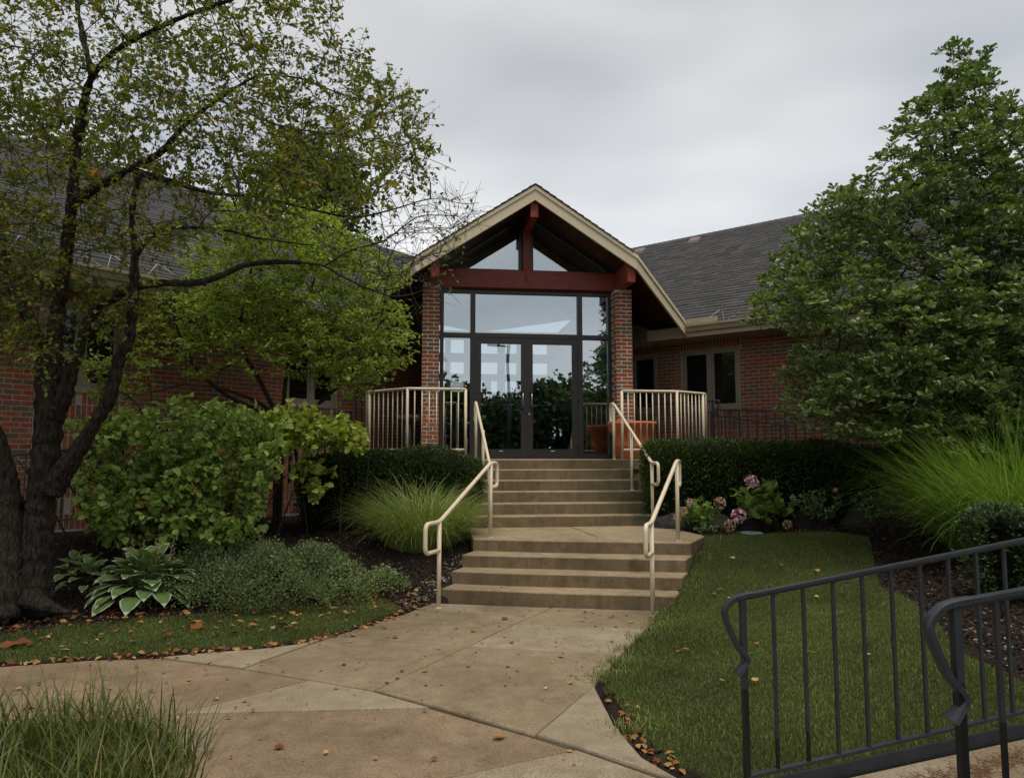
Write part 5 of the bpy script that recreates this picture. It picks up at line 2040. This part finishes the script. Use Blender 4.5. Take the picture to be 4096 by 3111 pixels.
def hosta(label, c, n, R, size, flowers=0):
    z = float(zt(c[0], c[1]))
    t = thing('hosta', (c[0], c[1], z), label, 'plant')
    for k in range(n):
        q = (k + .5) / n
        a = k * 2.399 + rng.normal(0, .15)
        el = 1.25 - 1.45 * q ** .8
        o = link('leaf', HL, t)
        r = R * q ** .75
        o.location = (math.cos(a) * r * .62, math.sin(a) * r * .62, .10 + (1 - q) * .30 * size / .24 + rng.uniform(0, .03))
        o.rotation_euler = (max(-.25, el), rng.normal(0, .15), a - math.pi / 2)
        s_ = size * rng.uniform(.8, 1.15)
        o.scale = (s_ * .95, s_, s_)
        mb = MB()
    for k in range(flowers):
        mb = MB()
        x, y = rng.uniform(-.25, .3), rng.uniform(-.1, .2)
        mb.tube([(x * .3, y * .3, .1), (x * .8, y, .45), (x, y, .66)], 0, 5, True, 0, [.005, .004, .002])
        for q in range(12):
            z_ = .45 + q * .018
            a = q * 2.4
            mb.tube([(x, y, z_), (x + .022 * math.cos(a), y + .022 * math.sin(a), z_ - .008)], .004, 4)
        mb.build('flower_stalk', M['drypetal'], t)
    return t


hosta('large hosta with white edged leaves in the left bed', (-3.72, 7.50), 84, .66, .225, 5)
hosta('small white edged hosta beside the crabapple trunk', (-4.45, 7.75), 26, .34, .14)
hosta('tiny white edged hosta right behind the crabapple trunk', (-4.75, 7.95), 18, .28, .13)

# ------------------------------------------------------------------ catmint mound
def mound(name, label, cx_, cy_, rx, ry, h, n, lsz, mat, stems=0):
    z = float(zt(cx_, cy_))
    t = thing(name, (cx_, cy_, z), label, 'plant')
    a = rng.uniform(0, 2 * np.pi, n)
    r = np.sqrt(rng.random(n))
    x, y = np.cos(a) * r * rx, np.sin(a) * r * ry
    edge = 1 + .12 * np.sin(a * 5 + 1) + .08 * np.sin(a * 11)
    x, y = x * edge, y * edge
    top = np.sqrt(np.clip(1 - r ** 2.4, 0, 1)) * h * (1 + .30 * np.sin(x * 4.3 + 1) * np.cos(y * 5.1 + .5) + .20 * np.sin(x * 9 + y * 7) + .12 * np.sin(x * 17 - y * 13))
    g = zt(x + cx_, y + cy_) - z
    zz = g + top * rng.uniform(.55, 1.05, n) + rng.exponential(.02, n)
    pos = np.stack([x, y, zz], 1)
    ax = unit(np.stack([x / rx, y / ry, np.full(n, .7)], 1) + rand_dir(n) * .8)
    V, Fc = scatter(LEAF4, pos, ax, rand_dir(n, .8), lsz * rng.uniform(.6, 1.4, n), lsz * .6)
    link('foliage', mesh_np('foliage', V, Fc, M[mat]), t)
    k = rng.choice(n, stems)
    p1 = pos[k] + np.array([0, 0, .05]) + ax[k] * .06
    V, Fc = frustums(pos[k] - ax[k] * .12, p1, np.full(stems, .0018), np.full(stems, .0012), 3)
    link('stems', mesh_np('stems', V, Fc, M['stem']), t)
    return t


mound('catmint', 'wide grey green catmint mound spreading over the left bed', -2.70, 7.80, 1.36, .70, .34, 36000, .025, 'catmint', 1400)

# ------------------------------------------------------------------ hydrangeas, roses, small plants in the right bed
def leafy(name, label, c, h, r, nst, nl, llen, mat, wid=.62, flowers=(), tpl=LEAF7, up=.7, fm='pink', fr_=.06):
    z = float(zt(c[0], c[1]))
    t = thing(name, (c[0], c[1], z), label, 'plant')
    tips, segs0, segs1 = [], [], []
    for k in range(nst):
        a = rng.uniform(0, 6.3)
        q = rng.uniform(.2, 1)
        p0 = np.array([math.cos(a) * .06, math.sin(a) * .06, -.03])
        p1 = np.array([math.cos(a) * r * q, math.sin(a) * r * q, h * rng.uniform(.6, 1.0) * (1 - .25 * q)])
        m = (p0 + p1) / 2 + np.array([0, 0, .08])
        pts = [p0 * (1 - s) ** 2 + m * 2 * s * (1 - s) + p1 * s * s for s in np.linspace(0, 1, 6)]
        segs0 += pts[:-1]
        segs1 += pts[1:]
        tips.append((pts[2], p1))
    V, Fc = frustums(np.array(segs0), np.array(segs1), np.full(len(segs0), .004), np.full(len(segs0), .003), 4)
    link('stems', mesh_np('stems', V, Fc, M['stem']), t)
    s = np.array([p for p, q in tips])
    e = np.array([q for p, q in tips])
    V, Fc = leaves_on(s, e, unit(e - s), nl, llen, wid, tpl, up, .05, .0, jit=.4)
    link('foliage', mesh_np('foliage', V, Fc, M[mat]), t)
    for (x, y, zz, fm_, rr) in flowers:
        n = 90
        dr = rand_dir(n, .2)
        V, Fc = scatter(LEAF4, dr * rr * .8, unit(dr + rand_dir(n) * .9), dr, rr * .55, rr * .5)
        o = link('flower_head', mesh_np('flower_head', V, Fc, M[fm_]), t)
        o.location = (x, y, zz)
    return t


leafy('hydrangea', 'tall light green hydrangea with a pink flower head in the right bed', (3.32, 9.62), .70, .42, 34, 10, .125, 'hyd_leaf', flowers=[(-.18, -.12, .66, 'pink', .075), (.32, -.2, .45, 'pink', .03), (-.40, -.22, .22, 'pink', .085), (-.52, -.24, .10, 'drypetal', .07), (.20, -.30, .12, 'drypetal', .05)])
leafy('hydrangea', 'small hydrangea with faded flower heads nearest the steps', (2.42, 9.55), .48, .28, 20, 8, .10, 'hyd_leaf', flowers=[(-.12, -.15, .42, 'pink', .04), (-.22, -.18, .30, 'drypetal', .055), (.28, -.1, .40, 'drypetal', .07), (-.3, -.2, .22, 'drypetal', .045)])
leafy('rose_bush', 'dark glossy rose bush beside the tall hydrangea', (3.95, 9.40), .60, .36, 26, 24, .05, 'rose_leaf', flowers=[(.12, -.25, .52, 'pink', .025)])
leafy('rose_bush', 'dark rose bush under the right end of the hedge', (4.75, 9.25), .58, .42, 26, 24, .05, 'rose_leaf', flowers=[(.2, -.2, .34, 'pink', .02)])
leafy('leafy_weed', 'light green broad leaved plant at the foot of the handrail', (1.95, 9.62), .14, .20, 9, 3, .17, 'hyd_leaf', wid=.42)
leafy('leafy_weed', 'low ferny plant under the small hydrangea', (2.5, 9.3), .18, .22, 14, 14, .04, 'rose_leaf')

# boulders behind the bed
for k, (x, y, r, lb) in enumerate(((2.15, 9.95, .26, 'dark rounded boulder beside the upper steps'), (2.75, 9.95, .22, 'brown boulder behind the small hydrangea'), (3.35, 9.88, .25, 'dark boulder behind the tall hydrangea'), (4.05, 9.80, .26, 'dark boulder behind the rose bush'), (4.85, 9.62, .33, 'large dark boulder at the right end of the bed'))):
    th, ph = np.meshgrid(np.linspace(0, 2 * np.pi, 21)[:-1], np.linspace(.05, np.pi - .05, 12))
    dv = np.stack([np.cos(th) * np.sin(ph), np.sin(th) * np.sin(ph), np.cos(ph)], -1)
    rr = r * (1 + .13 * np.sin(dv[..., 0] * 3.1 + k) + .12 * np.sin(dv[..., 1] * 4.3 + 2 * k) + .08 * np.sin(dv[..., 2] * 6 + dv[..., 0] * 5))
    P_ = dv * rr[..., None] * np.array([1.25, .9, .72])
    i = (np.arange(11)[:, None] * 20 + np.arange(20)[None])
    j = (np.arange(11)[:, None] * 20 + (np.arange(20)[None] + 1) % 20)
    f = np.stack([i, j, j + 20, i + 20], -1).reshape(-1, 4)
    o = link('boulder', mesh_np('boulder', P_.reshape(-1, 3), f, M['boulder'], True), None, lb, 'boulder')
    o.location = (x, y, float(zt(x, y)) + r * .12)

vb = thing('valve_box', (3.02, 9.20, float(zt(3.02, 9.20)) + .005), 'round green irrigation valve lid at the back edge of the lawn', 'valve box')
mb = MB()
mb.lathe([(.135, -.1), (.138, .02), (.142, .025), (.142, .04), (.12, .046), (0, .046)], sides=28)
mb.build('lid', M['lid'], vb, True)
mb = MB()
mb.tube(fillet([(-.02, .02, .048), (-.02, -.03, .048), (.02, -.03, .048)], .01), .003, 5)
mb.tube([(-.02, 0, .048), (.012, 0, .048)], .003, 5)
mb.build('mark', M['blackplastic'], vb)

# ------------------------------------------------------------------ lawn, mulch, litter
def lawn(name, label, poly, n, L, w, edge=None):
    poly = np.array(poly)
    pts = poly_points([tuple(p) for p in poly], n)
    den = np.sin(pts[:, 0] * 3.3) * np.cos(pts[:, 1] * 2.6) + .6 * np.sin(pts[:, 0] * 8 + pts[:, 1] * 6)
    z = zt(pts[:, 0], pts[:, 1])
    base = np.stack([pts[:, 0], pts[:, 1], z - .004], 1)
    ln = L * rng.uniform(.5, 1.25, n) * (1 + .18 * den)
    out = rng.uniform(0, 6.283, n)
    th0 = np.abs(rng.normal(0, .35, n))
    V, Fc = ribbons(base, out, ln, th0, th0 + rng.uniform(.1, .9, n), w * rng.uniform(.7, 1.4, n), 2, rng.uniform(-1, 1, n))
    link(name, mesh_np(name, V, Fc, M['lawn']), None, label, 'grass', None, 'stuff')


lawn('lawn', 'mown green lawn sloping up on the right', LAWN_R, 135000, .042, .0046)
lawn('lawn', 'narrow strip of lawn between the walkway and the left bed', [(-4.6, 5.50)] + LAWN_L[1:-1] + [(-4.6, 6.2)], 48000, .046, .0048)
# coarser crabgrass creeping over the walk edge
ep = np.array([(1.55, 7.25), (1.40, 6.95), (1.27, 6.6), (1.10, 6.2), (.93, 5.85), (.78, 5.5), (1.8, 7.7), (2.1, 8.3), (2.4, 8.95), (.62, 5.15), (.66, 4.2)])
V_, F_ = [], []
k = rng.integers(0, len(ep), 3600)
pp = ep[k] + rng.normal(0, .085, (3600, 2)) + np.array([.05, 0])
o_ = rng.uniform(0, 6.283, 3600)
z_ = np.maximum(zt(pp[:, 0], pp[:, 1]), .0)
t0 = rng.uniform(.1, .9, 3600)
V, Fc = ribbons(np.stack([pp[:, 0], pp[:, 1], z_], 1), o_, rng.uniform(.03, .085, 3600), t0, t0 + rng.uniform(.3, 1.1, 3600), rng.uniform(.004, .008, 3600), 3)
link('crabgrass', mesh_np('crabgrass', V, Fc, M['lawn']), None, 'coarse pale grass creeping over the right edge of the walkway', 'grass', None, 'stuff')

CHIP = (np.array([(-.5, 0, 0), (.5, .0, .1), (.4, 1, .05), (-.45, .9, .15), (0, .5, .3)], float), np.array([(0, 1, 4), (1, 2, 4), (2, 3, 4), (3, 0, 4)]))
BED_L = [(-7, 6.0), (-4.3, 6.2), (-3.2, 6.85), (-2.5, 7.35), (-1.3, 7.55), (-1.0, 7.3), (-.80, 7.72), (-.72, 8.2), (-.55, 8.7), (-.9, 9.6), (-3.2, 9.6), (-6.3, 9.0), (-7.2, 7.0)]
BED_R = [(2.35, 9.1), (3.2, 9.22), (4.0, 9.1), (4.1, 8.6), (3.8, 7.7), (3.5, 6.9), (3.28, 6.0), (3.0, 5.1), (2.78, 4.5), (2.75, 3.9), (2.5, 3.5), (4.8, 3.9), (5.4, 9.6), (3.9, 10.1), (2.0, 10.2)]
for nm_, poly, n, lab in (('mulch', BED_L, 17000, 'dark bark mulch of the left bed'), ('mulch', BED_R, 15000, 'dark bark mulch of the right bed')):
    pts = poly_points(poly, n)
    z = zt(pts[:, 0], pts[:, 1])
    V, Fc = scatter(CHIP, np.stack([pts[:, 0], pts[:, 1], z + rng.uniform(-.004, .010, n)], 1), rand_dir(n, 0, .35), rand_dir(n, 1.0, .6), rng.uniform(.012, .045, n), rng.uniform(.006, .018, n))
    link(nm_, mesh_np(nm_, V, Fc, M['chip']), None, lab, 'mulch', None, 'stuff')
PEB = (np.array([(1, 0, 0), (.3, .9, 0), (-.8, .6, 0), (-.9, -.5, 0), (.2, -1, 0), (0, 0, .6)], float) * .5, np.array([(0, 1, 5), (1, 2, 5), (2, 3, 5), (3, 4, 5), (4, 0, 5)]))
for lab, poly, n in (('pale pebbles along the left edge of the lower steps', [(-1.0, 7.35), (-.82, 7.72), (-.66, 8.3), (-.5, 8.62), (-.62, 8.75), (-.95, 8.2), (-1.25, 7.6)], 260), ('pale limestone rubble behind the ramp railing', [(2.8, 4.0), (2.85, 4.8), (3.15, 5.2), (3.9, 4.9), (3.6, 3.95)], 150)):
    pts = poly_points(poly, n)
    z = zt(pts[:, 0], pts[:, 1])
    sz = rng.uniform(.012, .05, n) * rng.uniform(.5, 1, n)
    V, Fc = scatter(PEB, np.stack([pts[:, 0], pts[:, 1], z], 1), rand_dir(n, 0, .1), np.tile([0, 0, 1.0], (n, 1)) + rng.normal(0, .15, (n, 3)), sz, sz)
    link('pebbles', mesh_np('pebbles', V, Fc, M['pebble']), None, lab, 'pebbles', None, 'stuff')
# leaf litter in the bed, under the tree and along the walk edge
lp_ = [poly_points([(-5.2, 6.1), (-4.0, 6.5), (-3.1, 6.95), (-2.4, 7.4), (-1.2, 7.5), (-1.6, 7.9), (-3.4, 7.3), (-5.2, 7.2)], 520), poly_points([(-1.9, 7.3), (-1.0, 7.25), (-.8, 7.7), (-1.2, 8.1), (-1.9, 7.8)], 160)]
ed_ = np.array([(-3.768, 5.50), (-3.185, 5.67), (-2.693, 5.72), (-2.32, 5.88), (-2.02, 5.96), (-1.767, 6.10), (-1.479, 6.41), (-1.199, 6.97), (-1.034, 7.33)])
tt = rng.uniform(0, len(ed_) - 1.001, 230)
q = tt.astype(int)
lp_.append(ed_[q] + (ed_[q + 1] - ed_[q]) * (tt - q)[:, None] + rng.normal(0, .03, (230, 2)))
lp_.append(poly_points([(.60, 4.9), (.75, 4.5), (.72, 4.0), (.9, 3.6), (.72, 3.7), (.62, 4.2)], 60))
lp_.append(poly_points([(2.6, 9.3), (3.4, 9.4), (4.6, 9.2), (4.4, 9.5), (3.0, 9.6)], 60))
pts = np.concatenate(lp_)
z = np.maximum(zt(pts[:, 0], pts[:, 1]), 0) + .012
n = len(pts)
L_ = rng.uniform(.025, .07, n)
V, Fc = scatter(LEAF7, np.stack([pts[:, 0], pts[:, 1], z], 1), rand_dir(n, 0, .15), rand_dir(n, 1.6, .5), L_, L_ * .62)
link('leaf_litter', mesh_np('leaf_litter', V, Fc, M['litter']), None, 'brown fallen leaves gathered in the beds and along the walkway edge', 'leaves', None, 'stuff')
pn = poly_points([(1.3, 3.18), (2.3, 3.32), (2.9, 3.40), (2.4, 3.26), (1.9, 3.12)], 420)
az = rng.uniform(0, 6.3, 420)
p0 = np.stack([pn[:, 0], pn[:, 1], .062 + .146 * (pn[:, 0] - 1.0)], 1)
p1 = p0 + np.stack([np.cos(az), np.sin(az), rng.uniform(-.05, .3, 420)], 1) * rng.uniform(.03, .09, 420)[:, None]
V, Fc = frustums(p0, p1, np.full(420, .0012), np.full(420, .0008), 3)
link('pine_needles', mesh_np('pine_needles', V, Fc, M['needlelitter']), None, 'rusty pine needles lying on the ramp walk by the kick plate', 'needles', None, 'stuff')

# single leaves lying on the slabs, steps and lawn
def fallen_mesh(k):
    r_ = np.random.default_rng(k)
    a, b, c = r_.uniform(.1, .35), r_.uniform(-.2, .25), r_.uniform(-.15, .15)
    vs = []
    for (x, y) in ((0, -.3), (0, 0), (-.30, .25), (0, .25), (.30, .25), (-.40, .55), (0, .55), (.40, .55), (-.22, .85), (0, .85), (.22, .85), (0, 1.0)):
        vs.append((x * (1 + .2 * c), y - .4, max(.0, a * abs(x) * 1.2 + b * (y - .4) ** 2 + .03 + c * x)))
    fs = [(1, 3, 2), (1, 4, 3), (2, 3, 6, 5), (3, 4, 7, 6), (5, 6, 9, 8), (6, 7, 10, 9), (8, 9, 11), (9, 10, 11)]
    vs[0] = (0.01, -.68, .01)
    fs.append((0, 1, 4))
    m = bpy.data.meshes.new('fallen_leaf')
    m.from_pydata(vs, [], fs)
    m.materials.append(M['fallen'])
    m.update()
    return m


FM = [fallen_mesh(k) for k in range(6)]


def drop(pts, zf, label, group, smin=.03, smax=.075, lift=.004):
    for k, (x, y) in enumerate(pts):
        o = link('fallen_leaf', FM[k % 6], None, label, 'leaf', group)
        o.location = (x, y, zf(x, y) + lift)
        o.rotation_euler = (rng.normal(0, .15), rng.normal(0, .15), rng.uniform(0, 6.3))
        s_ = rng.uniform(smin, smax) * (1.5 if rng.random() < .12 else .8)
        o.scale = (s_, s_, s_)


wp = [p for p in WALK if p[1] > 2]
pw = poly_points(wp, 200, lambda x, y: np.clip(.35 + .65 * smooth((y - 3.2) / 2.5), 0, 1))
pw = pw[pw[:, 1] > 3.2]
drop(pw, lambda x, y: .006, 'small dry brown leaf lying on the tan walkway slabs', 'leaves scattered on the walkway', .020, .052)
pl_ = poly_points([(-4.2, 5.6), (-3.1, 5.8), (-2.3, 6.0), (-1.6, 6.6), (-1.15, 7.2), (-1.5, 7.5), (-2.5, 7.2), (-3.3, 6.7), (-4.2, 6.3)], 95)
drop(pl_, lambda x, y: float(zt(x, y)) + .03, 'fallen brown leaf on the left strip of lawn', 'leaves scattered on the left lawn', .04, .09)
pr_ = poly_points([(1.2, 4.2), (2.5, 4.2), (3.2, 6.5), (3.6, 8.5), (2.6, 8.9), (2.0, 7.6), (1.2, 5.6)], 26)
drop(pr_, lambda x, y: float(zt(x, y)) + .035, 'fallen leaf lying on the right lawn', 'leaves scattered on the right lawn', .04, .08)
tb = poly_points(wp, 420)
tb = tb[tb[:, 1] > 3.3]
n = len(tb)
L_ = rng.uniform(.006, .022, n)
V, Fc = scatter(LEAF4, np.stack([tb[:, 0], tb[:, 1], np.full(n, .012)], 1), rand_dir(n, 0, .1), rand_dir(n, 2.0, .4), L_, L_ * .7)
link('leaf_crumbs', mesh_np('leaf_crumbs', V, Fc, M['litter']), None, 'tiny crumbs of dry leaf strewn over the walkway', 'leaves', None, 'stuff')
drop([(-.10, 7.86)], lambda x, y: H2, 'orange fallen leaf on the lowest step', 'leaf on the lowest step', .07, .08)
drop([(.55, 8.2)], lambda x, y: 2 * H2 + .003, 'pale fallen leaf on the second step', 'leaf on the second step', .05, .06)
print('tris', sum(len(o.data.polygons) for o in col.objects if o.type == 'MESH'), 'objs', len(col.objects))
